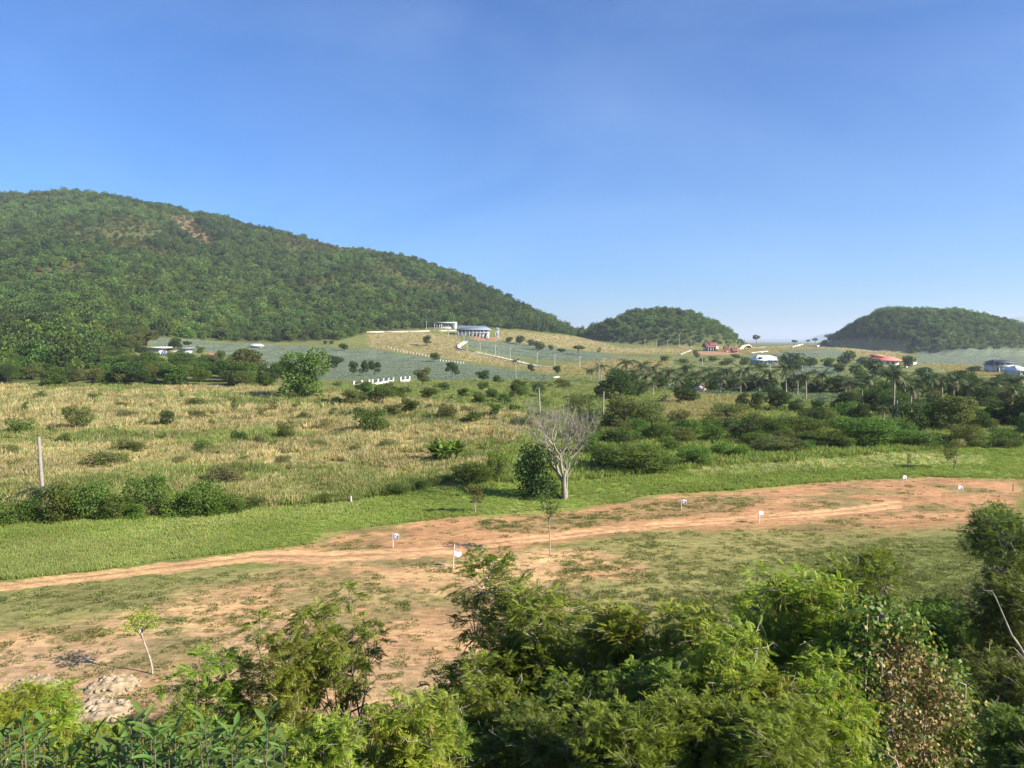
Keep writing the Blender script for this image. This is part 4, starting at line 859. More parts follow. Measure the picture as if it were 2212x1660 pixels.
def post(name, x, vt_, vb, r0, mat, label, group, cat, lean=0.0, Y=None, arm=False):
    X, Yp, Z = g1(x, vb); H = float(CAMZ + Yp * ray(x, vt_)[1]) - Z
    b = MB(); t = np.linspace(0, 1, 8)
    b.tube(np.stack([lean * H * (t + 0.12 * np.sin(t * 4)), 0 * t, -0.2 + (H + 0.2) * t], 1), r0 * (1 - 0.35 * t), 7)
    root = link(name, None, None, (X, Yp, Z)); link('shaft', b.mesh('shaft', M[mat], True), root)
    if arm:
        b = MB(); b.box((0, 0, H - 0.5), (1.7, 0.12, 0.14)); link('crossarm', b.mesh('crossarm', M['concrete']), root)
        for sx in (-0.7, 0, 0.7):
            b = MB(); b.tube([(sx, 0, H - 0.42), (sx, 0, H - 0.12)], 0.07, 6); link('insulator', b.mesh('insulator', M['white_wall']), root)
    series(root, label, cat, group); return root
post('dead_palm_trunk', 97, 944, 1103, 0.17, 'palm_bark', 'tall bare pale palm trunk without a crown, at the left edge', 'bare palm trunk at left', 'tree trunk', -0.055)
for x, a, b in [(1302, 846, 905), (1292, 786, 842)]: post('dead_palm_trunk', x, a, b, 0.16, 'palm_bark', 'bare palm trunk without a crown behind the bare tree', 'bare palm trunks behind the bare tree', 'tree trunk', 0.03)
for x, a, b in [(1862, 845, 892), (1937, 865, 930), (2003, 797, 826)]: post('dead_palm_trunk', x, a, b, 0.14, 'palm_bark', 'bare pale trunk without a crown in the right grove', 'bare trunks in the right grove', 'tree trunk', -0.02)

def banana(x, vt_, vb, wpx):
    X, Y, Z = g1(x, vb); H = float(CAMZ + Y * ray(x, vt_)[1]) - Z; root = link('banana_clump', None, None, (X, Y, Z)); r = R3(640)
    b = MB(); t = np.linspace(0, 1, 9); L = 1.0
    mid = np.stack([t, 0 * t, 0.55 * t - 0.75 * t ** 2], 1); wd = 0.15 * np.sin(np.clip(t * 3.0 + 0.15, 0, 3.14)) + 0.004
    V = np.concatenate([mid + np.stack([0 * t, wd, -0.25 * wd], 1), mid, mid + np.stack([0 * t, -wd, -0.25 * wd], 1)]); fs = []
    for i in range(8):
        fs += [(i, i + 1, 9 + i + 1, 9 + i), (9 + i, 9 + i + 1, 18 + i + 1, 18 + i)]
    b.add(V, fs, np.tile(np.linspace(0.2, 0.9, 9), 3)); me = b.mesh('leaf', M['leaf_banana'])
    W = wpx * Y / F
    for k in range(12):
        a = r.uniform(0, 6.28); rad = W * 0.36 * math.sqrt(r.uniform(0, 1)); px, py = math.cos(a) * rad, math.sin(a) * rad; h = H * r.uniform(0.05, 0.42)
        b = MB(); b.tube([(px, py, -0.1), (px * 1.05, py * 1.05, h * 0.5), (px * 1.1, py * 1.1, h)], [0.08, 0.07, 0.05], 7); link('stem', b.mesh('stem', M['bark'], True), root)
        for j in range(7):
            s = H * r.uniform(0.65, 0.95)
            link('leaf', me, root, (px * 1.1, py * 1.1, h - 0.05), None, (s, s * 0.9, s), (r.normal(0, 0.15), -r.uniform(0.45, 1.35), j * 0.9 + r.uniform(0, 0.6)))
    tag(root, 'yellow green banana clump standing in the dry meadow grass', 'banana plant', 'banana clump')
banana(960, 950, 999, 80)

# ------------------------------------------------------------------ the bare tree
def branchy(seed, H, r0, depth=5, spread=0.5, kids=(2, 4), up=0.25, stems=1, shrink=0.72, segs=5, mn=0.006):
    r = R3(seed); b = MB(); tips = []
    def go(p, d, L, rad, k):
        pts = [p]; dd = d
        for i in range(segs):
            dd = dd + r.normal(0, 0.09, 3); dd[2] += up * 0.12; dd = dd / np.linalg.norm(dd); pts.append(pts[-1] + dd * L / segs)
        b.tube(pts, np.linspace(rad, rad * 0.62, segs + 1), 7 if k == 0 else (5 if k < 3 else 3))
        if k >= depth: tips.append((pts[-1], dd)); return
        n = r.integers(kids[0], kids[1] + 1)
        for j in range(n):
            a = r.uniform(0, 2 * math.pi); q = np.array([math.cos(a), math.sin(a), r.uniform(-0.1, 0.5)]); nd = dd + q * spread * r.uniform(0.6, 1.3); nd /= np.linalg.norm(nd)
            go(pts[r.integers(max(2, segs - 2), segs + 1)], nd, L * shrink * r.uniform(0.8, 1.15), max(mn, rad * 0.56), k + 1)
        if k > 0: tips.append((pts[-1], dd))
    for s in range(stems):
        a = s * 2.4; d = np.array([math.cos(a) * 0.18, math.sin(a) * 0.18, 1.0]) if stems > 1 else np.array([0, 0, 1.0])
        go(np.array([math.cos(a) * r0 * 0.5 * (stems > 1), math.sin(a) * r0 * 0.5 * (stems > 1), -0.2]), d / np.linalg.norm(d), H * 0.32, r0, 0)
    return b, tips
def bare_tree():
    X, Y, Z = g1(1219, 1078); H = float(CAMZ + Y * ray(1219, 856)[1]) - Z
    b, tips = branchy(707, H * 0.85, 0.15, 6, 0.68, (3, 3), 0.40, 1, 0.75, mn=0.006)
    V = np.concatenate(b.v); k = H / V[:, 2].max(); b.v = [v * k for v in b.v]
    root = link('bare_tree', None, None, (X, Y, Z), None, (1.25, 1.25, 1.0)); link('trunk_and_branches', b.mesh('trunk_and_branches', M['bark_grey'], True), root)
    for s_ in (0.35, -0.3):      # a second and third stem from the same stool
        b2, _ = branchy(711 + int(s_ * 10), H, 0.08, 6, 0.60, (2, 3), 0.40, 1, 0.76, mn=0.006); V = np.concatenate(b2.v); k = H * 0.9 / V[:, 2].max(); b2.v = [v * k for v in b2.v]
        link('stem', b2.mesh('stem', M['bark_grey'], True), root, (s_ * 0.6, 0.1, 0), None, None, (0, s_ * 0.28, s_ * 4))
    tag(root, 'leafless grey tree with upright branching stems at the edge of the green strip', 'tree', 'the bare tree')
bare_tree()
def sapling(x, vt_, vc0, vc1, vb, wpx, mat, label, lean, seed, n=900):
    X, Y, Z = g1(x, vb); k = Y / F; H = float(CAMZ + Y * ray(x, vt_)[1]) - Z; hc = float(CAMZ + Y * ray(x, vc1)[1]) - Z
    root = link('sapling', None, None, (X, Y, Z)); W = wpx * k; dx = lean * k
    b = MB(); t = np.linspace(0, 1, 8); b.tube(np.stack([dx * t ** 1.3, 0.05 * np.sin(t * 5), -0.1 + (hc + 0.1) * t], 1), np.linspace(0.042, 0.022, 8), 6)
    r = R3(seed); lb = []
    for j in range(8):
        a = r.uniform(0, 6.28); e = np.array([dx + math.cos(a) * W * 0.44 * r.uniform(0.3, 1), math.sin(a) * W * 0.40 * r.uniform(0.3, 1), hc + (H - hc) * r.uniform(0.25, 0.8)])
        b.tube([(dx, 0, hc * r.uniform(0.8, 1.0)), (dx * 0.5 + e[0] * 0.5, e[1] * 0.5, (hc + e[2]) / 2), e], [0.025, 0.018, 0.008], 4); lb.append((e, np.array([W * 0.22, W * 0.22, W * 0.15])))
    link('trunk', b.mesh('trunk', M['bark_pale'], True), root); link('crown', crown(seed, lb, n, 0.13, 0.35, 0.3, 0.9).mesh('crown', M[mat]), root)
    tag(root, label, 'tree', 'saplings on the bare field')
sapling(1188, 1066, 1068, 1118, 1200, 62, 'leaf_mid', 'slender young tree with thin pale trunk and feathery crown on the bare dirt', -2, 801)
sapling(330, 1302, 1304, 1366, 1457, 76, 'leaf_yellow', 'leaning young tree with sparse yellow green crown at lower left', -22, 802, 420)

# ------------------------------------------------------------------ flags and markers
def flag(x, vt_, vb, wpx, hpx, label, cloth='flag_white', wave=0, up=0):
    X, Y, Z = g1(x, vb); k = Y / F; H = (vb - vt_) * k; root = link('flag', None, None, (X, Y, Z), None, None, (0.05 * math.sin(x * 1.7), 0.06 * math.sin(x * 0.9), 0.35 * math.sin(x * 2.3)))
    b = MB(); b.tube([(0, 0, -0.1), (0, 0, H + up * k)], [0.028, 0.024], 8); link('pole', b.mesh('pole', M['pole_white'], True), root)
    n, m = 9, 5; W, h = wpx * k, hpx * k; U, V = np.meshgrid(np.linspace(0, 1, n), np.linspace(0, 1, m))
    r = R3(int(x)); ph = r.uniform(0, 6)
    Pq = np.stack([0.03 + U * W * 0.97, 0.10 * np.sin(U * 5 + ph + V) * U * W * 1.5, H - V * h * (1 - 0.12 * U) - U * h * 0.16 + 0.04 * np.sin(U * 7 + ph) * h], -1)
    i = np.arange(n * m).reshape(m, n); b = MB(); b.add(Pq.reshape(-1, 3), np.stack([i[:-1, :-1], i[:-1, 1:], i[1:, 1:], i[1:, :-1]], -1).reshape(-1, 4))
    c = link('cloth', b.mesh('cloth', M[cloth], True), root); sm = c.modifiers.new('thickness', 'SOLIDIFY'); sm.thickness = 0.006
    if cloth == 'flag_white':
        q = Pq[1:4, 3:7] + np.array([0, -0.008, 0]); i = np.arange(12).reshape(3, 4); b = MB(); b.add(q.reshape(-1, 3), np.stack([i[:-1, :-1], i[:-1, 1:], i[1:, 1:], i[1:, :-1]], -1).reshape(-1, 4)[[0, 2, 4, 5]]); link('print', b.mesh('print', M['flag_print'], True), c)
    tag(root, label, 'flag', 'flags marking out the dirt field')
flag(849, 1152, 1184, 14, 12, 'white flag on a short pole above the track, leftmost of all the flags')
flag(979, 1191, 1227, 16, 12, 'nearest and largest white flag, on a tall thin pole by the track', up=16)
flag(1472, 1079, 1103, 11, 9, 'white flag on the olive patch beyond the track, middle of the field')
flag(1640, 1104, 1131, 10, 10, 'white flag on the near edge of the dirt track, right of centre')
flag(1949, 1027, 1046, 8, 8, 'farthest white flag, at the edge of the green strip')
flag(2068, 1049, 1069, 10, 8, 'rightmost white flag, on red dirt')
flag(1943, 938, 962, 9, 8, 'small yellow flag in front of the layered bushes at right', 'flag_yellow')
flag(1560, 990, 1004, 5, 8, 'small red marker flag at the back of the green strip', 'flag_red')
post('stake', 2188, 1045, 1062, 0.04, 'bark', 'short brown stake in the red dirt near the right edge', 'stakes', 'stake')
post('marker_post', 758, 1072, 1087, 0.12, 'concrete', 'short grey marker post at the edge of the green strip', 'marker posts', 'post')
post('marker_post', 562, 1074, 1083, 0.08, 'white_wall', 'tiny white marker post at the right end of the meadow thicket', 'marker posts', 'post')

# ------------------------------------------------------------------ stone heaps at lower left
def stones(x, vb, wpx, n, seed, label, hmax):
    X, Y, Z = g1(x, vb); root = link('stone_heap', None, None, (X, Y, Z)); r = R3(seed); k = Y / F; W = wpx * k
    b = MB(); g = 41; a = np.linspace(-1, 1, g); A, B = np.meshgrid(a, a); q = np.clip(1.05 - (A * A + B * B) * (0.75 + 0.9 * fbm(A * 2 + seed, B * 2, 1.0, 15)), 0, 1)
    V = np.stack([A * W * 0.62, B * W * 0.55, q ** 0.8 * hmax * (0.25 + 1.1 * fbm(A * 3 + seed, B * 3, 0.6, 5)) - 0.05], -1); i = np.arange(g * g).reshape(g, g)
    b.add(V.reshape(-1, 3), np.stack([i[:-1, :-1], i[:-1, 1:], i[1:, 1:], i[1:, :-1]], -1).reshape(-1, 4)); link('soil_mound', b.mesh('soil_mound', plain_mat('mound', (0.42, 0.32, 0.19), (0.27, 0.20, 0.115), scale=5, detail=8, bump=0.9), True), root)
    ms = []
    for j in range(4):
        b = MB(); d = []
        for t in range(5):
            for p in range(7):
                th = math.pi * (t + 0.5) / 5; ph = 2 * math.pi * p / 7; rr = 0.5 * r.uniform(0.7, 1.15); d.append((rr * math.sin(th) * math.cos(ph), rr * math.sin(th) * math.sin(ph) * 0.8, rr * math.cos(th) * 0.62))
        fs = [(t * 7 + p, t * 7 + (p + 1) % 7, (t + 1) * 7 + (p + 1) % 7, (t + 1) * 7 + p) for t in range(4) for p in range(7)]
        b.add(d, fs); b.add(d[:7], [(0, 6, 5), (0, 5, 4), (0, 4, 3), (0, 3, 2), (0, 2, 1)]); ms.append(b.mesh('stone', M['stone']))
    for j in range(n):
        a, rd = r.uniform(0, 6.28), math.sqrt(r.uniform(0, 1)) * 0.95; px, py = math.cos(a) * rd * W * 0.55, math.sin(a) * rd * W * 0.48
        s = W * 0.04 * r.uniform(1, 2) ** 2.2 * (1.3 if j < 3 else 1); z = max(0, (1 - rd * rd)) ** 0.8 * hmax * 0.62
        link('stone', ms[j % 4], root, (px, py, z), None, (s, s, s * 0.8), (r.uniform(-0.4, 0.4), r.uniform(-0.4, 0.4), r.uniform(0, 6)))
    tag(root, label, 'stone heap', 'heaps of pale stone')
stones(205, 1540, 150, 46, 61, 'pale heap of broken stones and sandy soil, lower left', 0.26)
stones(245, 1482, 110, 22, 62, 'upper pale rock outcrop behind the stone heap, lower left', 0.30)
stones(75, 1478, 110, 14, 63, 'low flat pale soil mound near the left edge', 0.16)

# ------------------------------------------------------------------ walls, roads, poles of the far slope
def wall_line(name, pts, hm, th, mat, label, group, cat='wall'):
    P = np.array([g1(x, v) for x, v in pts]); root = link(name, None, None, tuple(P[0])); P = P - P[0]
    for a, b_ in zip(P[:-1], P[1:]):
        n = max(1, int(np.linalg.norm(b_ - a) / 6)); d = b_ - a; s = np.array([-d[1], d[0], 0]); s = s / (np.linalg.norm(s) + 1e-9) * th / 2
        b = MB(); V = [a - s - [0, 0, .4], a + s - [0, 0, .4], b_ + s - [0, 0, .4], b_ - s - [0, 0, .4], a - s + [0, 0, hm], a + s + [0, 0, hm], b_ + s + [0, 0, hm], b_ - s + [0, 0, hm]]
        b.add(V, [(0, 1, 2, 3), (4, 7, 6, 5), (0, 4, 5, 1), (1, 5, 6, 2), (2, 6, 7, 3), (3, 7, 4, 0)]); link('wall_section', b.mesh('wall_section', M[mat]), root)
    tag(root, label, cat, group)
wall_line('boundary_wall', [(792, 719), (830, 718.5), (880, 718), (928, 716.5)], 0.9, 0.3, 'cream_wall', 'long low cream wall along the foot of the mountain', 'walls on the far slope')
wall_line('boundary_wall', [(947, 716.5), (966, 716), (985, 716)], 1.0, 0.3, 'cream_wall', 'short low cream wall in front of the white flat roofed house', 'walls on the far slope')
wall_line('retaining_wall', [(1003, 739), (996, 743), (990, 747), (987, 751), (990, 755), (998, 757.5), (1012, 760), (1037, 764)], 0.9, 0.3, 'cream_wall', 'pale curved wall following the bend of the road below the grey roofed hall', 'walls on the far slope')
wall_line('ridge_wall', [(1712, 752), (1722, 748), (1735, 745)], 1.3, 0.3, 'white_wall', 'lowest white wall stepping up the skyline ridge at right', 'white ridge walls')
wall_line('ridge_wall', [(1765, 750), (1776, 745.5), (1785, 742)], 1.3, 0.3, 'white_wall', 'middle white wall stepping up the skyline ridge at right', 'white ridge walls')
wall_line('ridge_wall', [(1787, 741.5), (1799, 734), (1811, 728)], 1.3, 0.3, 'white_wall', 'highest white wall stepping up to the right hill', 'white ridge walls')
wall_line('boundary_wall', [(1622, 763.5), (1632, 763.2), (1658, 760.5)], 0.9, 0.3, 'white_wall', 'white wall behind the blue and white house', 'walls on the far slope')
wall_line('boundary_wall', [(1195, 817.5), (1207, 815.5)], 0.5, 0.8, 'concrete', 'short pale slab at the edge of the grass behind the bare tree', 'walls on the far slope')
wall_line('roadside_wall', [(1470, 767), (1485, 761), (1494, 757)], 0.7, 0.6, 'cream_wall', 'pale ramp wall leading up to the red roofed house', 'walls on the far slope')
def ribbon(name, pts, wd, col):
    P = np.array([g1(x, v) for x, v in pts]); t = np.linspace(0, 1, len(P)); tt = np.linspace(0, 1, len(P) * 6); Q = np.stack([np.interp(tt, t, P[:, k]) for k in range(2)], 1)
    d = np.gradient(Q, axis=0); nrm = np.stack([-d[:, 1], d[:, 0]], 1); nrm /= np.linalg.norm(nrm, axis=1)[:, None] + 1e-9
    A = Q + nrm * wd / 2; B = Q - nrm * wd / 2; za = np.maximum(height(A[:, 0], A[:, 1]), height(B[:, 0], B[:, 1])) + 0.12
    V = np.concatenate([np.column_stack([A, za]), np.column_stack([B, za]), np.column_stack([A, za - 0.8]), np.column_stack([B, za - 0.8])]); n = len(Q); b = MB(); fs = []
    for i in range(n - 1): fs += [(i, n + i, n + i + 1, i + 1), (i, i + 1, 2 * n + i + 1, 2 * n + i), (n + i, 3 * n + i, 3 * n + i + 1, n + i + 1)]
    b.add(V, fs); tag(link(name, b.mesh(name, M[col])), kind='structure')
ribbon('hill_road', [(1004, 739), (997, 743.5), (990, 748), (987.5, 752), (991, 756), (1000, 758.5), (1015, 761), (1040, 765), (1070, 771), (1100, 778), (1130, 785), (1160, 791), (1195, 794)], 4.0, 'concrete')
M['sand_road'] = plain_mat('sand_road', (0.62, 0.52, 0.36), (0.52, 0.42, 0.28))
ribbon('hill_road', [(1590, 755.5), (1605, 753.5), (1622, 751.5), (1650, 750), (1690, 748.5), (1725, 748)], 5.0, 'sand_road')
for x, a, b in [(903, 689, 697), (921, 694, 712), (939, 699, 716), (953, 700, 722), (969, 707, 728), (985, 714, 732), (1002, 723, 738), (1009, 735, 753), (1037, 740, 759), (1070, 745, 767), (1102, 752, 773), (1160, 762, 784), (1198, 767, 790), (1252, 770, 797), (1304, 773, 800)]:
    post('utility_pole', x, a, b, 0.22, 'concrete', 'concrete utility pole in the line down from the grey roofed hall', 'poles of the slope line', 'utility pole', arm=True)
for x, a, b in [(1393, 733, 752), (1418, 734, 752), (1442, 735, 752), (1467, 725, 752), (1493, 736, 752), (1518, 735, 753), (1563, 738, 754), (1590, 735, 752), (1609, 731, 751), (1633, 727, 750)]:
    post('utility_pole', x, a, b, 0.20, 'concrete', 'pale utility pole along the foot of the wooded knoll', 'poles along the knoll', 'utility pole', arm=True)
for x, a, b in [(1517, 772, 790), (1584, 787, 796), (1656, 782, 797), (1733, 789, 804), (2077, 774, 792), (2139, 783, 796), (2203, 800, 818), (1664, 785, 800)]:
    post('utility_pole', x, a, b, 0.2, 'concrete', 'single pale pole among the fields and houses at right', 'poles at right', 'utility pole')
# small white boundary posts
def bpost(x, v, lab, grp):
    X, Y, Z = g1(x, v); b = MB(); b.box((0, 0, 0.45), (0.45, 0.45, 1.3)); b.box((0, 0, 1.13), (0.55, 0.55, 0.1)); o = link('boundary_post', b.mesh('boundary_post', M['white_wall']), None, (X, Y, Z)); series(o, lab, 'post', grp)
for t in np.linspace(0, 1, 14): bpost(838 + 88 * t, 752 + 22.5 * t + 2 * math.sin(t * 5), 'small white boundary post between golden slope and pineapples', 'white boundary posts, upper line')
for t in np.linspace(0, 1, 9): bpost(951 + 50 * t, 781.5 + 6 * t, 'small white boundary post at the lower field edge', 'white boundary posts, lower line')
for t in np.linspace(0, 1, 11): bpost(1040 + 90 * t, 765 + 21 * t, 'small white kerb post along the downhill road', 'white kerb posts by the road')

def fence(pts, label, piers):
    P = np.array([g1(x, v) for x, v in pts]); X0 = P[0].copy(); root = link('boundary_fence', None, None, tuple(X0)); P = P - X0; a, e = P[0], P[-1]; d = e - a; ang = math.atan2(d[1], d[0]); Ln = np.linalg.norm(d[:2]); c = (a + e) / 2
    k = X0[1] / F
    b = MB(); b.box((c[0], c[1], c[2] + 4 * k / 2 - 0.15), (Ln, 0.2, 4 * k + 0.5), rz=ang); link('base_wall', b.mesh('base_wall', M['white_wall']), root)
    for t in np.linspace(0, 1, piers):
        p = a + d * t; b = MB(); b.box((p[0], p[1], p[2] + 5 * k), (0.5, 0.5, 11 * k), rz=ang); b.box((p[0], p[1], p[2] + 10.7 * k), (0.65, 0.65, 0.2), rz=ang); link('pillar', b.mesh('pillar', M['white_wall']), root)
    for h in (5.5, 7.5):
        b = MB(); b.box((c[0], c[1], c[2] + h * k), (Ln, 0.06, 0.1), rz=ang); link('rail', b.mesh('rail', M['dark_metal']), root)
    for t in np.linspace(0, 1, piers * 5)[1:-1]:
        p = a + d * t; b = MB(); b.box((p[0], p[1], p[2] + 6 * k), (0.05, 0.05, 4.5 * k), rz=ang); link('baluster', b.mesh('baluster', M['dark_metal']), root)
    tag(root, label, 'fence', 'white pillared fence sections')
fence([(764, 835), (797, 832)], 'left section of the white pillared fence below the three dark trees', 3)
fence([(804, 831.5), (849, 827)], 'middle and longest section of the white pillared fence', 5)
fence([(865, 826), (884, 824.5)], 'short right section of the white pillared fence', 3)
fence([(1957, 795), (1967, 791)], 'left part of the white stepped wall right of the red tiled house', 2)
fence([(1969, 790), (1980, 786)], 'right part of the white stepped wall right of the red tiled house', 2)

# ------------------------------------------------------------------ buildings
class House:
    def __init__(self, name, x, vb, rz=0.0, dz=0.0):
        X, Y, Z = g1(x, vb); self.k = Y / F; self.x = x; self.v = vb; self.root = link(name, None, None, (X, Y, Z + dz), None, None, (0, 0, rz))
    def box(self, part, x0, x1, v0, v1, y0, y1, mat, parent=None):
        """x and v in frame units at the house's own distance, y in metres from its front"""
        k = self.k; b = MB(); c = ((x0 + x1) / 2 - self.x) * k, (y0 + y1) / 2, (self.v - (v0 + v1) / 2) * k
        b.box(c, ((x1 - x0) * k, y1 - y0, abs(v1 - v0) * k)); return link(part, b.mesh(part, M[mat]), parent or self.root)
    def hip(self, part, x0, x1, ve, vr, rx0, rx1, y0, y1, mat, parent=None, th=0.25):
        k = self.k; f = lambda x, v: ((x - self.x) * k, (self.v - v) * k); ym = (y0 + y1) / 2
        (a, ze), (b_, _) = f(x0, ve), f(x1, ve); (c, zr), (d, _) = f(rx0, vr), f(rx1, vr)
        b = MB(); V = [(a, y0, ze), (b_, y0, ze), (b_, y1, ze), (a, y1, ze), (c, ym, zr), (d, ym, zr), (a, y0, ze - th), (b_, y0, ze - th), (b_, y1, ze - th), (a, y1, ze - th)]
        b.add(V, [(0, 1, 5, 4), (2, 3, 4, 5), (0, 6, 7, 1), (1, 7, 8, 2), (2, 8, 9, 3), (3, 9, 6, 0), (6, 9, 8, 7)]); b.add(V, [(1, 2, 5), (3, 0, 4)])
        return link(part, b.mesh(part, M[mat]), parent or self.root)
    def windows(self, xs, w_, v0, v1, y, frame='white_wall', glass='glass'):
        for x in xs:
            o = self.box('window', x - w_ / 2, x + w_ / 2, v0, v1, y - 0.06, y + 0.1, glass); self.box('sill', x - w_ / 2 - 0.3, x + w_ / 2 + 0.3, v1, v1 + 0.4, y - 0.2, y + 0.05, frame, o)
    def tag(self, label): tag(self.root, label, 'building', 'buildings of the valley')
# white flat roofed house
h = House('flat_roofed_house', 960, 709)
h.box('wall', 955, 985.5, 698, 712, 0, 9, 'white_wall'); h.box('side_block', 976, 986, 696.2, 714, -1.0, 8, 'white_wall'); h.box('roof_slab', 934, 984, 696.6, 698.4, -1.6, 9.5, 'white_wall'); h.box('plinth', 940, 975, 707.5, 714, -1, 9, 'concrete')
for x in (938.5, 944, 949.5, 953.5): h.box('column', x - 0.6, x + 0.6, 698.4, 712, -0.8, -0.3, 'white_wall')
h.windows((957, 960.5, 964, 967.5, 971, 974.3), 2.0, 700, 705, 0.0); h.windows((979.5, 982.8), 1.5, 699.5, 704.5, -1.0); h.tag('white flat roofed house with open columned porch at the forest edge')
# grey roofed hall
h = House('grey_roofed_hall', 1022, 727)
h.box('wall', 989, 1056, 712.5, 733, 1.2, 11, 'white_wall'); h.box('balcony_slab', 987.5, 1057, 717.8, 718.8, 0, 1.3, 'white_wall'); h.box('floor_band', 988, 1057, 718.8, 721.8, 0.9, 1.25, 'white_wall'); h.hip('roof', 985.5, 1061.5, 712.8, 704.2, 990.5, 1048, -0.8, 13, 'roof_grey')
for k_ in range(9):
    x = 990 + k_ * 7.9; h.box('column', x - 0.7, x + 0.7, 712.8, 733, 0.1, 0.6, 'white_wall')
h.windows([994 + k_ * 7.9 for k_ in range(8)], 4.6, 713.6, 717.6, 1.2); h.windows((1015, 1026, 1033, 1049), 4.5, 723, 727, 1.2); h.tag('long two storey white hall with grey hipped roof')
# white tower
h = House('water_tower', 1074, 736)
for x in (1070.8, 1077.2):
    for y in (0, 1.9): h.box('post', x - 0.6, x + 0.6, 710.5, 738, y, y + 0.35, 'white_wall')
h.box('cabin', 1071, 1077, 717, 727, 0.1, 2.1, 'white_wall'); h.box('deck', 1070, 1078, 715.6, 716.8, -0.1, 2.4, 'white_wall'); h.box('lower_deck', 1070, 1078, 727.5, 728.6, -0.1, 2.4, 'white_wall'); h.windows((1074,), 2.6, 719, 723, 0.1); h.hip('roof', 1068.6, 1079.6, 711.4, 707.3, 1073.6, 1074.6, -0.7, 2.9, 'roof_grey'); h.tag('slim white open tower with small pointed roof right of the hall')
# flat roofed cream house at left
h = House('cream_house', 355, 768)
h.box('wall', 318, 350, 753, 770, 0, 9, 'cream_wall'); h.box('wing', 299, 320, 756.5, 769, 1, 8, 'white_wall'); h.box('roof_slab', 312, 360, 749.8, 752.8, -1.2, 10, 'white_wall'); h.box('right_wall', 388, 402, 755, 770, 0, 7, 'white_wall'); h.box('right_roof', 385, 410, 751.5, 753.5, -1.2, 8, 'roof_grey'); h.box('link_wall', 350, 389, 758, 770, 5, 6, 'cream_wall'); h.windows((304, 311), 4, 759, 763, 1.0); h.windows((392, 398), 3.4, 757.5, 763, 0.0); h.tag('cream walled house with flat white roof at the forest foot, left')
h = House('low_white_building', 473, 789)
h.box('wall', 459, 488, 781.5, 792, 0, 4, 'white_wall'); h.box('coping', 458.4, 488.6, 780.4, 781.4, -0.2, 4.2, 'concrete'); h.windows((464, 470, 476, 482), 3.2, 783.5, 787, 0.0); h.tag('low white building between trees, left of the pineapple field')
h = House('field_hut', 552, 752)
h.box('wall', 541, 563, 748, 753, 0, 3, 'concrete'); h.hip('roof', 537, 567, 747.6, 743.2, 545, 562, -0.8, 3.8, 'roof_white'); h.box('open_side_shade', 543, 552, 748.6, 752.5, -0.1, 0.1, 'dark_metal'); h.tag('small pale roofed hut at the top edge of the big pineapple field')  # dark panel on the hut wall stands for the shade inside its open side
h = House('grey_shed', 414, 787)
h.box('wall', 408, 421, 783, 789, 0, 3, 'concrete'); h.hip('roof', 405.5, 423.5, 783, 779.6, 410, 419, -0.6, 3.6, 'roof_grey'); h.tag('small grey roofed shed below the cream house')
# red roofed house
def gabled(h, x0, x1, ve, vr, y0, y1, mat, nm='roof'):
    k = h.k; f = lambda x, v: ((x - h.x) * k, (h.v - v) * k); ym = (y0 + y1) / 2; (a, ze), (b_, zr) = f(x0, ve), f(x1, vr)
    rows = []
    for yy, t in ((y0, 0), (y0 + (ym - y0) * 0.55, 0.38), (ym, 1.0), (y1 - (y1 - ym) * 0.55, 0.38), (y1, 0)):
        rows.append([(a - 0.3 * (t > 0.9), yy, ze + (zr - ze) * t + 0.35 * (t > 0.9)), (a * 0.8 + b_ * 0.2, yy, ze + (zr - ze) * t), (a * 0.2 + b_ * 0.8, yy, ze + (zr - ze) * t), (b_ + 0.3 * (t > 0.9), yy, ze + (zr - ze) * t + 0.35 * (t > 0.9))])
    V = np.array(rows).reshape(-1, 3); i = np.arange(20).reshape(5, 4); b = MB(); b.add(V, np.stack([i[:-1, :-1], i[:-1, 1:], i[1:, 1:], i[1:, :-1]], -1).reshape(-1, 4))
    o = link(nm, b.mesh(nm, M[mat]), h.root); sm = o.modifiers.new('thickness', 'SOLIDIFY'); sm.thickness = 0.2; return o
h = House('red_roofed_house', 1537, 759, 0.25)
h.box('wall', 1527, 1549, 750, 761, 0, 7, 'pink_wall'); h.box('gable_bay', 1545, 1550.5, 748, 761, -1.5, 1, 'pink_wall'); h.box('veranda_shade', 1525, 1545, 752, 760, -0.2, 0.0, 'dark_metal'); gabled(h, 1523, 1550, 749.5, 741, -1.5, 8.5, 'roof_red'); gabled(h, 1533, 1551.5, 745.5, 740.2, 0.5, 6.5, 'roof_red', 'upper_roof')  # flat dark sheet on the front wall paints in the shade under the veranda
for x in (1528, 1534, 1540): h.box('column', x - 0.4, x + 0.4, 750, 760, -0.9, -0.5, 'white_wall')
h.windows((1547.8,), 1.6, 752, 756, -1.5); h.tag('red roofed house with flared gables below the wooded knoll')
h = House('red_roofed_shelter', 1570, 761, -0.1)
for x in (1566, 1575):
    for y in (0.3, 3.6): h.box('post', x - 0.3, x + 0.3, 753.5, 762, y, y + 0.25, 'orange_wall')
gabled(h, 1563.5, 1577.5, 755.5, 749, -0.5, 4.5, 'roof_red'); h.box('low_wall', 1566, 1575, 758.5, 762, 0.5, 3.5, 'pink_wall'); h.tag('open shelter with dark red roof, middle of the three red roofs')
h = House('red_roofed_cottage', 1588, 763, 0.1)
h.box('wall', 1583, 1594, 757, 765, 0, 4, 'orange_wall'); gabled(h, 1580.5, 1595.5, 758.5, 751.8, -0.8, 4.8, 'roof_red'); h.windows((1591,), 2, 759, 762, 0.0); h.tag('small cottage with orange walls, rightmost of the three red roofs')
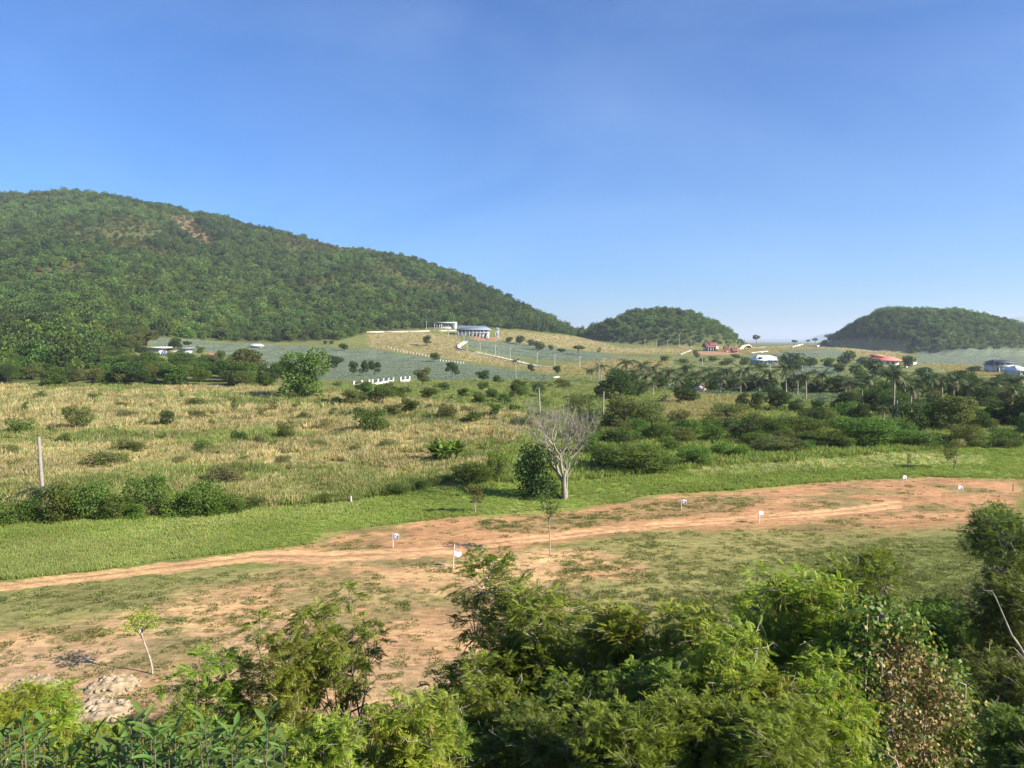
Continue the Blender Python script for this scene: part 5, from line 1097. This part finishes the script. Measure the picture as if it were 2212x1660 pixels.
# blue and white house
h = House('blue_white_house', 1658, 788)
h.box('wall', 1630, 1666, 777.5, 790, 0, 9, 'blue_wall'); h.box('porch_back_wall', 1666, 1688, 779, 790, 3, 9, 'white_wall'); h.hip('roof', 1626, 1692, 778, 767.5, 1645, 1668, -1.5, 11, 'roof_white'); h.hip('front_gable', 1627, 1655, 778, 766.8, 1640.5, 1641.5, -2.5, 9, 'roof_white'); h.box('gable_infill', 1637, 1645, 771.5, 775.5, -2.0, -1.2, 'roof_dark')
for x in (1668, 1673, 1678, 1683, 1688): h.box('porch_post', x - 0.5, x + 0.5, 779.5, 790, -0.8, -0.4, 'white_wall')
h.box('porch_rail', 1667, 1689, 785, 786, -0.75, -0.5, 'white_wall'); h.windows((1636, 1645, 1655), 4, 781.5, 786, 0.0); h.windows((1672, 1680), 3.5, 781, 786, 3.0); h.tag('blue walled house with bright white hipped roof and railed porch')
h = House('dark_roofed_building', 1676, 777); h.box('wall', 1662, 1684, 772, 780, 0, 6, 'concrete'); h.hip('roof', 1660, 1686, 773, 767, 1665, 1678, -1, 7, 'roof_dark'); h.windows((1668, 1675), 2.5, 774, 777, 0.0); h.tag('dark roofed building just behind the blue and white house')
# red tiled house
h = House('red_tiled_house', 1905, 788, -0.12)
h.box('wall', 1885, 1940, 779, 791, 0, 10, 'white_wall'); h.box('wing', 1860, 1886, 779.5, 791, 2, 8, 'white_wall'); h.hip('roof', 1878, 1946, 778.8, 769, 1895, 1926, -1.5, 12, 'roof_tile'); h.hip('upper_roof', 1886, 1914, 769.8, 765.4, 1894, 1906, 2, 9, 'roof_tile'); h.hip('wing_roof', 1857, 1889, 779.6, 774, 1866, 1882, 1, 9, 'roof_tile')
h.windows((1866, 1876), 4, 781.5, 786.5, 2.0); h.windows((1893, 1904, 1917, 1928), 4.5, 781.5, 786.5, 0.0); h.tag('white walled house with wide terracotta hipped roof below the right hill')
# white two storey house
h = House('white_villa', 2165, 806, -0.15)
h.box('wall', 2148, 2184, 783, 808, 0, 10, 'white_wall'); h.box('porch_roof', 2152, 2183, 791.5, 793.2, -3, 0.1, 'white_wall'); h.box('balcony', 2152, 2183, 788.6, 791.5, -3, -2.8, 'white_wall'); h.hip('roof', 2146, 2189, 784, 777.8, 2154, 2180, -1.2, 11, 'roof_dark'); h.hip('side_roof', 2138, 2153, 788, 784.5, 2143, 2150, -0.6, 8, 'roof_dark'); h.box('side_wing', 2140, 2149, 788, 808, 0.5, 7, 'white_wall')
for x in (2154, 2162, 2172, 2181): h.box('column', x - 0.8, x + 0.8, 793.2, 808, -2.8, -2.3, 'white_wall')
h.windows((2155, 2165, 2176), 5, 785.3, 789.5, 0.0); h.windows((2157, 2167, 2177), 5, 796, 802, 0.0); h.tag('two storey white villa with dark roof near the right edge')
h = House('gabled_house', 2206, 815, 0.1); h.box('wall', 2195, 2225, 800, 817, 0, 8, 'white_wall'); h.hip('roof', 2191, 2229, 800.5, 790.5, 2206, 2212, -1, 9, 'roof_white'); h.windows((2202, 2212), 5, 804, 810, 0.0); h.tag('white gabled house cut by the right edge')
# shrine on the hill, gazebo tent, truck
h = House('hill_shrine', 1926, 712); h.box('base', 1922.5, 1929.5, 709.5, 714, 0, 3, 'white_wall'); h.box('body', 1924, 1928, 706, 709.5, 0.6, 2.4, 'white_wall'); h.hip('spire', 1923.3, 1928.7, 706, 700.5, 1925.9, 1926.1, 0.3, 2.7, 'cream_wall'); h.root['label'] = 'tiny pale shrine among trees on the right hill'; h.root['category'] = 'shrine'; h.root['group'] = 'shrine on the hill'
h = House('canopy_tent', 1512, 847); 
for x in (1504.5, 1519.5):
    for y in (-1.0, 1.0): h.box('leg', x - 0.35, x + 0.35, 839, 848, y, y + 0.08, 'pole_white')
h.hip('canopy', 1502.2, 1522.2, 839.5, 833.6, 1511.6, 1512.6, -1.4, 1.5, 'canopy_pink'); tag(h.root, 'pink canopy tent on white legs at the edge of the pineapple plot', 'tent', 'pink canopy tent')
h = House('parked_truck', 362, 768, 0.1)
h.box('cargo_box', 352, 358.5, 757.5, 765.5, -6, -3.2, 'white_wall'); h.box('cab', 358.7, 363.5, 758.5, 765.5, -5.9, -3.4, 'truck_blue'); h.box('bonnet', 363.5, 366.0, 762, 765.5, -5.8, -3.5, 'truck_blue'); h.box('windscreen', 363.0, 363.8, 759.2, 762, -5.6, -3.7, 'glass')
for x in (354.5, 363.5):
    for y in (-6.05, -3.4):
        k = h.k; b = MB(); b.tube([((x - 362) * k, y, 0.95 if 0 else (768 - 766.3) * k), ((x - 362) * k, y + 0.25, (768 - 766.3) * k)], 1.6 * k, 12); link('wheel', b.mesh('wheel', M['rubber']), h.root)
tag(h.root, 'blue cabbed truck parked in front of the cream house', 'truck', 'parked truck')

# ------------------------------------------------------------------ foreground trees with feathery compound leaves
def pinnate(npair=5, Lr=0.22, pl=0.105, pw=0.038):
    P, D, N, L = [], [], [], []
    for k in range(npair):
        t = (k + 0.8) / npair; x = t * Lr; z = -0.10 * t * t
        for s in (-1, 1):
            P.append((x, 0, z)); D.append((0.62, s, -0.32)); N.append((0.1, s * 0.35, 1)); L.append(pl * (1.0 - 0.35 * abs(t - 0.55)))
    P.append((Lr * 0.98, 0, -0.10)); D.append((1, 0, -0.5)); N.append((0.4, 0, 1)); L.append(pl)
    b = MB(); b.leaves(np.array(P, float), np.array(D, float), np.array(N, float), np.array(L), pw, 0.5)
    b.leaves(np.zeros((1, 3)), np.array([[1, 0, -0.35]]), np.array([[0, 1.0, 0]]), Lr, 0.010, 0.5)
    return np.concatenate(b.v), np.concatenate(b.f)
def stamp(tmpl, P, D, U, s, a, r):
    V, Fc = tmpl; D = D / np.linalg.norm(D, axis=1)[:, None]; S = np.cross(U, D); S /= np.linalg.norm(S, axis=1)[:, None] + 1e-9; U = np.cross(D, S)
    s = np.broadcast_to(s, (len(P),))[:, None, None]
    W = P[:, None] + s * (V[None, :, 0:1] * D[:, None] + V[None, :, 1:2] * S[:, None] + V[None, :, 2:3] * U[:, None])
    i = np.arange(len(P))[:, None, None] * len(V) + Fc[None]; b = MB()
    b.add(W.reshape(-1, 3), i.reshape(-1, Fc.shape[1]), np.repeat(np.clip(a, 0, 1), len(V))); return b
PIN = pinnate(); PINF = pinnate(7, 0.28, 0.115, 0.030)
def feathery(key, seed, W, H, z0, nlob, ntw, per, scale=1.0, pods=0, stems=2, flat=0.85, size=0.36, r0=0.07, tmpl=None, inner=0.35):
    r = R3(seed); lb = lobes(r, nlob, W, H, z0, flat, size); C = np.array([l[0] for l in lb]); Rd = np.array([l[1] for l in lb])
    tb = trunk_mesh(seed + 1, lb, H, r0, z0, nlob // stems + 1, 7, stems)
    pk = r.choice(nlob, ntw, p=Rd[:, 0] ** 2 / (Rd[:, 0] ** 2).sum()); d = unit(ntw, r); d[:, 2] = d[:, 2] * 0.9 + 0.12
    tip = C[pk] + d * Rd[pk] * r.uniform(0.75, 1.12, ntw)[:, None]; root = C[pk] + d * Rd[pk] * inner * 0.3
    for k in range(0, ntw, 3):
        m = (root[k] + tip[k]) / 2; m = m + [0, 0, 0.05]; tb.tube([root[k], m, tip[k]], [0.014, 0.009, 0.004], 3)
    dead = MB()
    for k in range(0, ntw, 9):
        e = tip[k] + d[k] * r.uniform(0.1, 0.45) + r.normal(0, 0.08, 3); q1 = (tip[k] + e) / 2 + r.normal(0, 0.04, 3)
        dead.tube([root[k], tip[k], q1, e], [0.012, 0.009, 0.006, 0.003], 3); dead.tube([q1, q1 + r.normal(0, 0.14, 3)], [0.005, 0.002], 3)
    dm = dead.mesh('dead_twigs', M['bark_pale'], True)
    t = r.uniform(inner, 1.0, (ntw, per)); P = (root[:, None] + (tip - root)[:, None] * t[..., None]).reshape(-1, 3)
    dd = np.repeat(d, per, 0); q = unit(len(P), r); q[:, 2] *= 0.4; D = dd * 0.7 + q; D[:, 2] += 0.05
    U = np.tile([[0, 0, 1.0]], (len(P), 1)) + unit(len(P), r) * 0.35; lv = r.uniform(0, 1, nlob)[pk].repeat(per)
    a = 0.35 * lv + 0.65 * r.uniform(0, 1, len(P))
    keep = P[:, 2] > 0.15; P, D, U, a = P[keep], D[keep], U[keep], a[keep]
    cm = stamp(tmpl or PIN, P, D, U, scale * r.uniform(0.7, 1.25, len(P)), a, r).mesh('crown', M['leaf_feather']); tm = tb.mesh('trunk', M['bark'], True); pm = None
    if pods:
        k = r.choice(len(tip), pods); n = 6; Pp = np.repeat(tip[k], n, 0) + r.normal(0, 0.05, (pods * n, 3)); Dp = r.normal(0, 0.28, (pods * n, 3)); Dp[:, 2] = -1
        b = MB(); b.leaves(Pp, Dp, unit(pods * n, r), r.uniform(0.14, 0.26, pods * n), 0.034, np.repeat(r.uniform(0, 0.95, pods), n) * 0.8 + r.uniform(0, 0.15, pods * n)); pm = b.mesh('seed_pods', M['pod'])
    PROTO[key] = [(cm, tm, W, H, pm, dm)]
feathery('f_main', 900, 4.6, 4.4, 0.6, 30, 1300, 7, 0.78, 0, 2, size=0.33)
feathery('f_sparse', 910, 3.2, 4.2, 0.6, 18, 420, 6, 0.8, 60, 2, size=0.34, inner=0.5)
feathery('f_pods', 920, 3.2, 4.6, 0.3, 30, 1000, 6, 0.75, 330, 3, size=0.33)
feathery('f_slim', 930, 2.0, 2.6, 0.4, 14, 520, 6, 0.75, 40, 2, size=0.42, r0=0.045)
feathery('f_wide', 940, 5.2, 4.2, 0.3, 30, 1000, 7, 0.82, 60, 3, tmpl=PINF)
def fore(x, vtop, Y, wpx, kind, mat, label, bark='bark', rz=0.0, cat='tree', name='tree'):
    X = float(ray(x, vtop)[0] * Y); Z = float(height(X, Y)); ztop = float(CAMZ + Y * ray(x, vtop)[1]); H = ztop - Z; W = wpx * Y / F
    q = PROTO[kind][0]; cm, tm, pw, ph = q[:4]
    s = W / pw; dz = H / s - ph
    t = link(name, None, None, (X, Y, Z), None, (s, s, s), (0, 0, rz)); link('trunk', tm, t, mat=M[bark], scale=(1, 1, H / s / ph)); link('crown', cm, t, (0, 0, dz), M[mat])
    link('dead_twigs', q[5], t, (0, 0, dz))['kind'] = 'stuff'
    if len(q) > 4 and q[4]: link('seed_pods', q[4], t, (0, 0, dz))['kind'] = 'stuff'
    tag(t, label, cat, 'foreground vegetation'); return t
fore(1115, 1222, 17.5, 470, 'f_main', 'leaf_feather', 'large feathery leaved tree in the foreground centre', 'bark_pale', 0.4)
fore(1335, 1298, 16.0, 200, 'f_slim', 'leaf_yellow', 'slim pale topped tree just right of the central foreground tree', 'bark', 1.0)
fore(725, 1268, 19.0, 250, 'f_sparse', 'leaf_feather', 'sparse airy tree in the foreground, left of the central tree', 'bark', 0.2)
fore(590, 1330, 18.0, 270, 'f_sparse', 'leaf_feather', 'sparse tree with a pale dead branch, lower left of centre', 'bark_pale', 2.2)
fore(450, 1392, 17.5, 260, 'f_sparse', 'leaf_feather', 'low sparse shrub with brown pods right of the leaning sapling', 'bark', 4.0, 'shrub', 'shrub')
fore(860, 1478, 12.0, 340, 'f_pods', 'leaf_yellow', 'sunlit yellow green bush with hanging pods at the bottom, left of centre', 'bark', 0.7, 'shrub', 'shrub')
fore(700, 1545, 10.5, 260, 'f_pods', 'leaf_yellow', 'lower podded bush beside the big leaved shrub at the bottom', 'bark', 3.0, 'shrub', 'shrub')
fore(975, 1515, 12.5, 230, 'f_pods', 'leaf_feather', 'podded bush at the foot of the central foreground tree', 'bark', 5.0, 'shrub', 'shrub')
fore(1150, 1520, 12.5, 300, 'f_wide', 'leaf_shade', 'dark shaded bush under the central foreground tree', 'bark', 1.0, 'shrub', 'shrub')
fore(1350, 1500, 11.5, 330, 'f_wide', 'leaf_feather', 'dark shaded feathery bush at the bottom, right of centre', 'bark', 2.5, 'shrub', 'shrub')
fore(1480, 1292, 15.0, 300, 'f_pods', 'leaf_yellow', 'yellow green podded tree left in the right foreground mass', 'bark', 1.8)
fore(1610, 1345, 13.0, 370, 'f_pods', 'leaf_yellow', 'yellow green podded tree low in the middle of the right foreground mass', 'bark', 4.4)
fore(1735, 1212, 15.0, 330, 'f_pods', 'leaf_yellow', 'tallest yellow green podded tree of the right foreground mass', 'bark', 0.3)
fore(1640, 1225, 16.5, 230, 'f_sparse', 'leaf_yellow', 'thin yellow green sprays rising behind the right foreground mass', 'bark', 0.9)
fore(1840, 1192, 20.0, 310, 'f_main', 'leaf_feather', 'soft feathery tree behind the right foreground mass', 'bark', 3.3)
fore(1700, 1520, 11.0, 360, 'f_wide', 'leaf_feather', 'dark feathery bush at the bottom of the right foreground mass', 'bark', 0.2, 'shrub', 'shrub')
fore(1540, 1500, 11.5, 300, 'f_wide', 'leaf_feather', 'shaded bush below the podded trees, right of centre bottom', 'bark', 5.2, 'shrub', 'shrub')
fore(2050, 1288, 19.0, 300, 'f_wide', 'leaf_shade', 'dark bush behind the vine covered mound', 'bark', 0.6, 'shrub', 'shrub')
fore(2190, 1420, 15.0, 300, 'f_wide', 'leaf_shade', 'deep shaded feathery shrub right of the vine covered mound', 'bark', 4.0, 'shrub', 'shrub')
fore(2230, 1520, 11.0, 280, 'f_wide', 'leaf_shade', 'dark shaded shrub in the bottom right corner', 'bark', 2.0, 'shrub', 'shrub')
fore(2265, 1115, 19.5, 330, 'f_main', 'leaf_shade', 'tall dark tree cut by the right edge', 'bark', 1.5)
fore(1255, 1440, 13.5, 260, 'f_main', 'leaf_feather', 'mid green bush closing the gap right of the central foreground tree', 'bark', 4.1, 'shrub', 'shrub')
fore(1455, 1475, 12.0, 300, 'f_main', 'leaf_feather', 'mid green bush low in the bottom band, left of the podded trees', 'bark', 5.9, 'shrub', 'shrub')
fore(1635, 1440, 12.2, 280, 'f_pods', 'leaf_yellow', 'yellow green podded bush low between the right foreground trees', 'bark', 2.7, 'shrub', 'shrub')
fore(1800, 1400, 13.0, 280, 'f_pods', 'leaf_yellow', 'yellow green podded bush left of the vine covered mound', 'bark', 3.9, 'shrub', 'shrub')
fore(1030, 1430, 15.0, 220, 'f_sparse', 'leaf_feather', 'sparse shrub at the left foot of the central foreground tree', 'bark', 1.1, 'shrub', 'shrub')
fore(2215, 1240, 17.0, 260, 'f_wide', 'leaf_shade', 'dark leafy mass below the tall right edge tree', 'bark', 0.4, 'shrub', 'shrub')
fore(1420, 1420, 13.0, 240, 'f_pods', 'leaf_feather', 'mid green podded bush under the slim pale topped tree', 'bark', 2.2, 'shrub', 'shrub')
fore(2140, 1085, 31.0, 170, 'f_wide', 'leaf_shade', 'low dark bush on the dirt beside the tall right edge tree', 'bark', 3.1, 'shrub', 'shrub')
fore(1900, 1180, 24.0, 130, 'f_wide', 'leaf_feather', 'soft green bush on the grass behind the right foreground trees', 'bark', 0.1, 'shrub', 'shrub')

# vine covered mound with dead leaves
def vine_mound():
    Y = 13.5; X = float(ray(1930, 1500)[0] * Y); Z = float(height(X, Y)); root = link('vine_mound', None, None, (X, Y, Z)); r = R3(960); k = Y / F
    def zof(v): return float(CAMZ + Y * ray(1930, v)[1]) - Z
    lb = []
    for v in np.arange(1330, 1740, 22):
        t = (v - 1290) / 400; half = 38 + 165 * t; cx = 1905 + 75 * t
        for j in range(int(3 + 6 * t)):
            lb.append((np.array([(cx + r.uniform(-1, 1) * half - 1930) * k, r.uniform(-0.4, 0.6) * (0.4 + t), max(0.1, zof(v))]), np.array([0.33, 0.33, 0.30]) * r.uniform(0.8, 1.2)))
    heart = MB(); heart.leaves(np.zeros((1, 3)), np.array([[1.0, 0, -0.3]]), np.array([[0, 0.0, 1]]), 0.085, 0.075, 0.5)
    C = np.array([l[0] for l in lb]); Rd = np.array([l[1] for l in lb]); n = 20000; pk = r.integers(0, len(lb), n); d = unit(n, r); P = C[pk] + d * Rd[pk] * r.uniform(0.75, 1.1, n)[:, None]
    px = P[:, 0] / k + 1930; pv = 1500 - (P[:, 2] - zof(1500)) / k
    dead = inpoly(px + r.normal(0, 14, n), pv + r.normal(0, 14, n), [(1860, 1380), (1930, 1345), (1980, 1390), (2050, 1450), (2085, 1540), (2075, 1700), (1905, 1700), (1900, 1560), (1875, 1450)]) & (r.uniform(size=n) < 0.86)
    D = d + unit(n, r) * 0.8; D[:, 2] -= 0.6; U = d + unit(n, r) * 0.6
    T = (np.concatenate(heart.v), np.concatenate(heart.f))
    link('vine_leaves', stamp(T, P[~dead], D[~dead], U[~dead], r.uniform(0.6, 1.3, (~dead).sum()), r.uniform(0, 1, (~dead).sum()), r).mesh('vine_leaves', M['leaf_vine']), root)
    P2, D2, U2 = P[dead], D[dead], U[dead]
    o = link('dead_leaves', stamp(T, P2, D2, U2, r.uniform(0.45, 0.95, len(P2)), r.uniform(0, 1, len(P2)), r).mesh('dead_leaves', M['leaf_dead']), root); o['label'] = 'brown withered leaves hanging on the right side'
    b = MB()
    for j in range(26):
        c = C[r.integers(0, len(C))]; e = c + np.array([r.normal(0, 0.3), -0.35, r.normal(0, 0.4)]); m = (c + e) / 2 + [0, -0.2, 0.15]; b.tube([c * [1, 1, 0.5], c, m, e], [0.02, 0.016, 0.012, 0.006], 4)
    b.tube([((2020 - 1930) * k, -0.5, zof(1480)), ((2035 - 1930) * k, -0.55, zof(1445)), ((2048 - 1930) * k, -0.55, zof(1450)), ((2052 - 1930) * k, -0.5, zof(1490))], 0.014, 5)
    b.tube([(0, 0.2, -0.2), (-0.05, 0.15, zof(1500)), (-0.18, 0.1, zof(1330))], [0.16, 0.12, 0.06], 7)
    link('stems', b.mesh('stems', M['bark_pale'], True), root)
    tag(root, 'pointed mound smothered by vines, brown withered leaves down its right side', 'shrub', 'foreground vegetation')
vine_mound()
# bare curved twig at the right edge
def twig():
    Y = 10.0; X = float(ray(2215, 1400)[0] * Y); Z = float(height(X, Y)); root = link('dead_branch', None, None, (X, Y, Z)); b = MB()
    def p(x, v, y=0): return (float(ray(x, v)[0]) * Y - X, y, float(CAMZ + Y * ray(x, v)[1]) - Z)
    b.tube([(0.3, 0.3, -0.2), p(2250, 1560), p(2225, 1440), p(2205, 1400), p(2185, 1372), p(2165, 1325), p(2150, 1290), p(2142, 1277), p(2126, 1276)], [0.03, 0.026, 0.018, 0.015, 0.013, 0.010, 0.008, 0.006, 0.003], 6)
    b.tube([p(2225, 1440), p(2205, 1415), p(2188, 1398)], [0.012, 0.009, 0.004], 5); b.tube([p(2205, 1400), p(2198, 1385), p(2190, 1375)], [0.008, 0.006, 0.003], 5)
    link('branch', b.mesh('branch', M['bark_grey'], True), root); tag(root, 'bare curved pale twig reaching in from the right edge', 'branch', 'foreground vegetation')
twig()

# broad leaved shrub, every leaf a part
def broad_leaf():
    b = MB(); t = np.linspace(0, 1, 6); wd = 0.135 * np.sin(np.clip(t * 2.9 + 0.12, 0, 3.1)) ** 0.9; mid = np.stack([t, 0 * t, 0.12 * t - 0.28 * t * t], 1)
    V = np.concatenate([mid + np.stack([0 * t, wd, 0.45 * wd], 1), mid, mid + np.stack([0 * t, -wd, 0.45 * wd], 1)]); fs = []
    for i in range(5): fs += [(i, i + 1, 6 + i + 1, 6 + i), (6 + i, 6 + i + 1, 12 + i + 1, 12 + i)]
    b.add(V, fs, np.tile(np.linspace(0.2, 0.8, 6), 3)); return b.mesh('leaf', M['leaf_broad'], True)
LEAF = broad_leaf()
def broad_shrub(x0, x1, vt_, Y, nst, per, seed, label, mat, size=0.24):
    r = R3(seed); xc = (x0 + x1) / 2; X = float(ray(xc, 1600)[0] * Y); Z = float(height(X, Y)); root = link('broadleaf_shrub', None, None, (X, Y, Z)); k = Y / F; b = MB()
    for s in range(nst):
        x = x0 + (x1 - x0) * (s + r.uniform(0.1, 0.9)) / nst; dy = r.uniform(-0.7, 0.9); yy = Y + dy
        v = vt_ + r.uniform(0, 70) + 55 * abs((x - xc) / (x1 - x0)) * 2; tx = float(ray(x, v)[0] * yy) - X; tz = float(CAMZ + yy * ray(x, v)[1]) - Z
        base = np.array([tx * 0.45, dy * 0.4, -0.3]); tip = np.array([tx, dy, tz]); pts = [base, base * 0.5 + tip * 0.5 + [0.03, 0, 0.1], tip]; b.tube(pts, [0.022, 0.015, 0.006], 5)
        for j in range(per):
            f = 1 - (j / per) ** 1.1 * 0.30; p = base + (tip - base) * f; a = j * 2.399 + s; el = 0.8 - 1.15 * (j / per)
            sz = size * r.uniform(0.75, 1.15); link('leaf', LEAF, root, tuple(p), M[mat], (sz, sz * r.uniform(0.8, 1.2), sz), (r.normal(0, 0.25), -el + r.normal(0, 0.15), a))
    link('stems', b.mesh('stems', M['bark'], True), root); tag(root, label, 'shrub', 'foreground vegetation')
broad_shrub(180, 400, 1535, 8.8, 16, 18, 970, 'shrub with big glossy lance shaped leaves along the bottom, left', 'leaf_broad', 0.26)
broad_shrub(390, 620, 1520, 9.2, 16, 18, 972, 'second glossy big leaved shrub, right of the first at the bottom', 'leaf_broad', 0.26)
broad_shrub(-40, 160, 1545, 8.5, 14, 16, 971, 'big leaved shoots in the bottom left corner', 'leaf_broad', 0.24)
fore(20, 1480, 11.0, 230, 'f_wide', 'leaf_yellow', 'soft yellow green bush at the lower left edge behind the big leaved shoots', 'bark', 0.5, 'shrub', 'shrub')
fore(480, 1580, 10.5, 260, 'f_wide', 'leaf_yellow', 'soft yellow green feathery bush behind the big leaved shrub', 'bark', 2.9, 'shrub', 'shrub')
fore(75, 1468, 11.5, 240, 'f_pods', 'leaf_yellow', 'tall yellow green bush in the lower left corner beside the soil mound', 'bark', 1.3, 'shrub', 'shrub')
fore(345, 1548, 11.0, 220, 'f_pods', 'leaf_feather', 'mid green podded bush behind the first big leaved shrub', 'bark', 0.9, 'shrub', 'shrub')
fore(230, 1560, 11.5, 180, 'f_wide', 'leaf_yellow', 'low feathery bush between the stone heap and the big leaved shrub', 'bark', 1.9, 'shrub', 'shrub')

# ------------------------------------------------------------------ haze
def haze():
    b = MB(); b.box((0, 21000, 145), (66000, 46000, 310)); o = link('haze', None)
    bpy.data.objects.remove(o); me = b.mesh('haze'); m, N, L = new_mat('haze_air')
    pv = N.new('ShaderNodeVolumePrincipled'); pv.inputs['Color'].default_value = (0.80, 0.90, 1.0, 1); pv.inputs['Density'].default_value = HAZE; pv.inputs['Anisotropy'].default_value = 0.2
    ou = N.new('ShaderNodeOutputMaterial'); L.new(pv.outputs[0], ou.inputs['Volume']); me.materials.append(m); tag(link('haze', me), kind='stuff')
HAZE = 1.25e-4
haze()
finish_series()
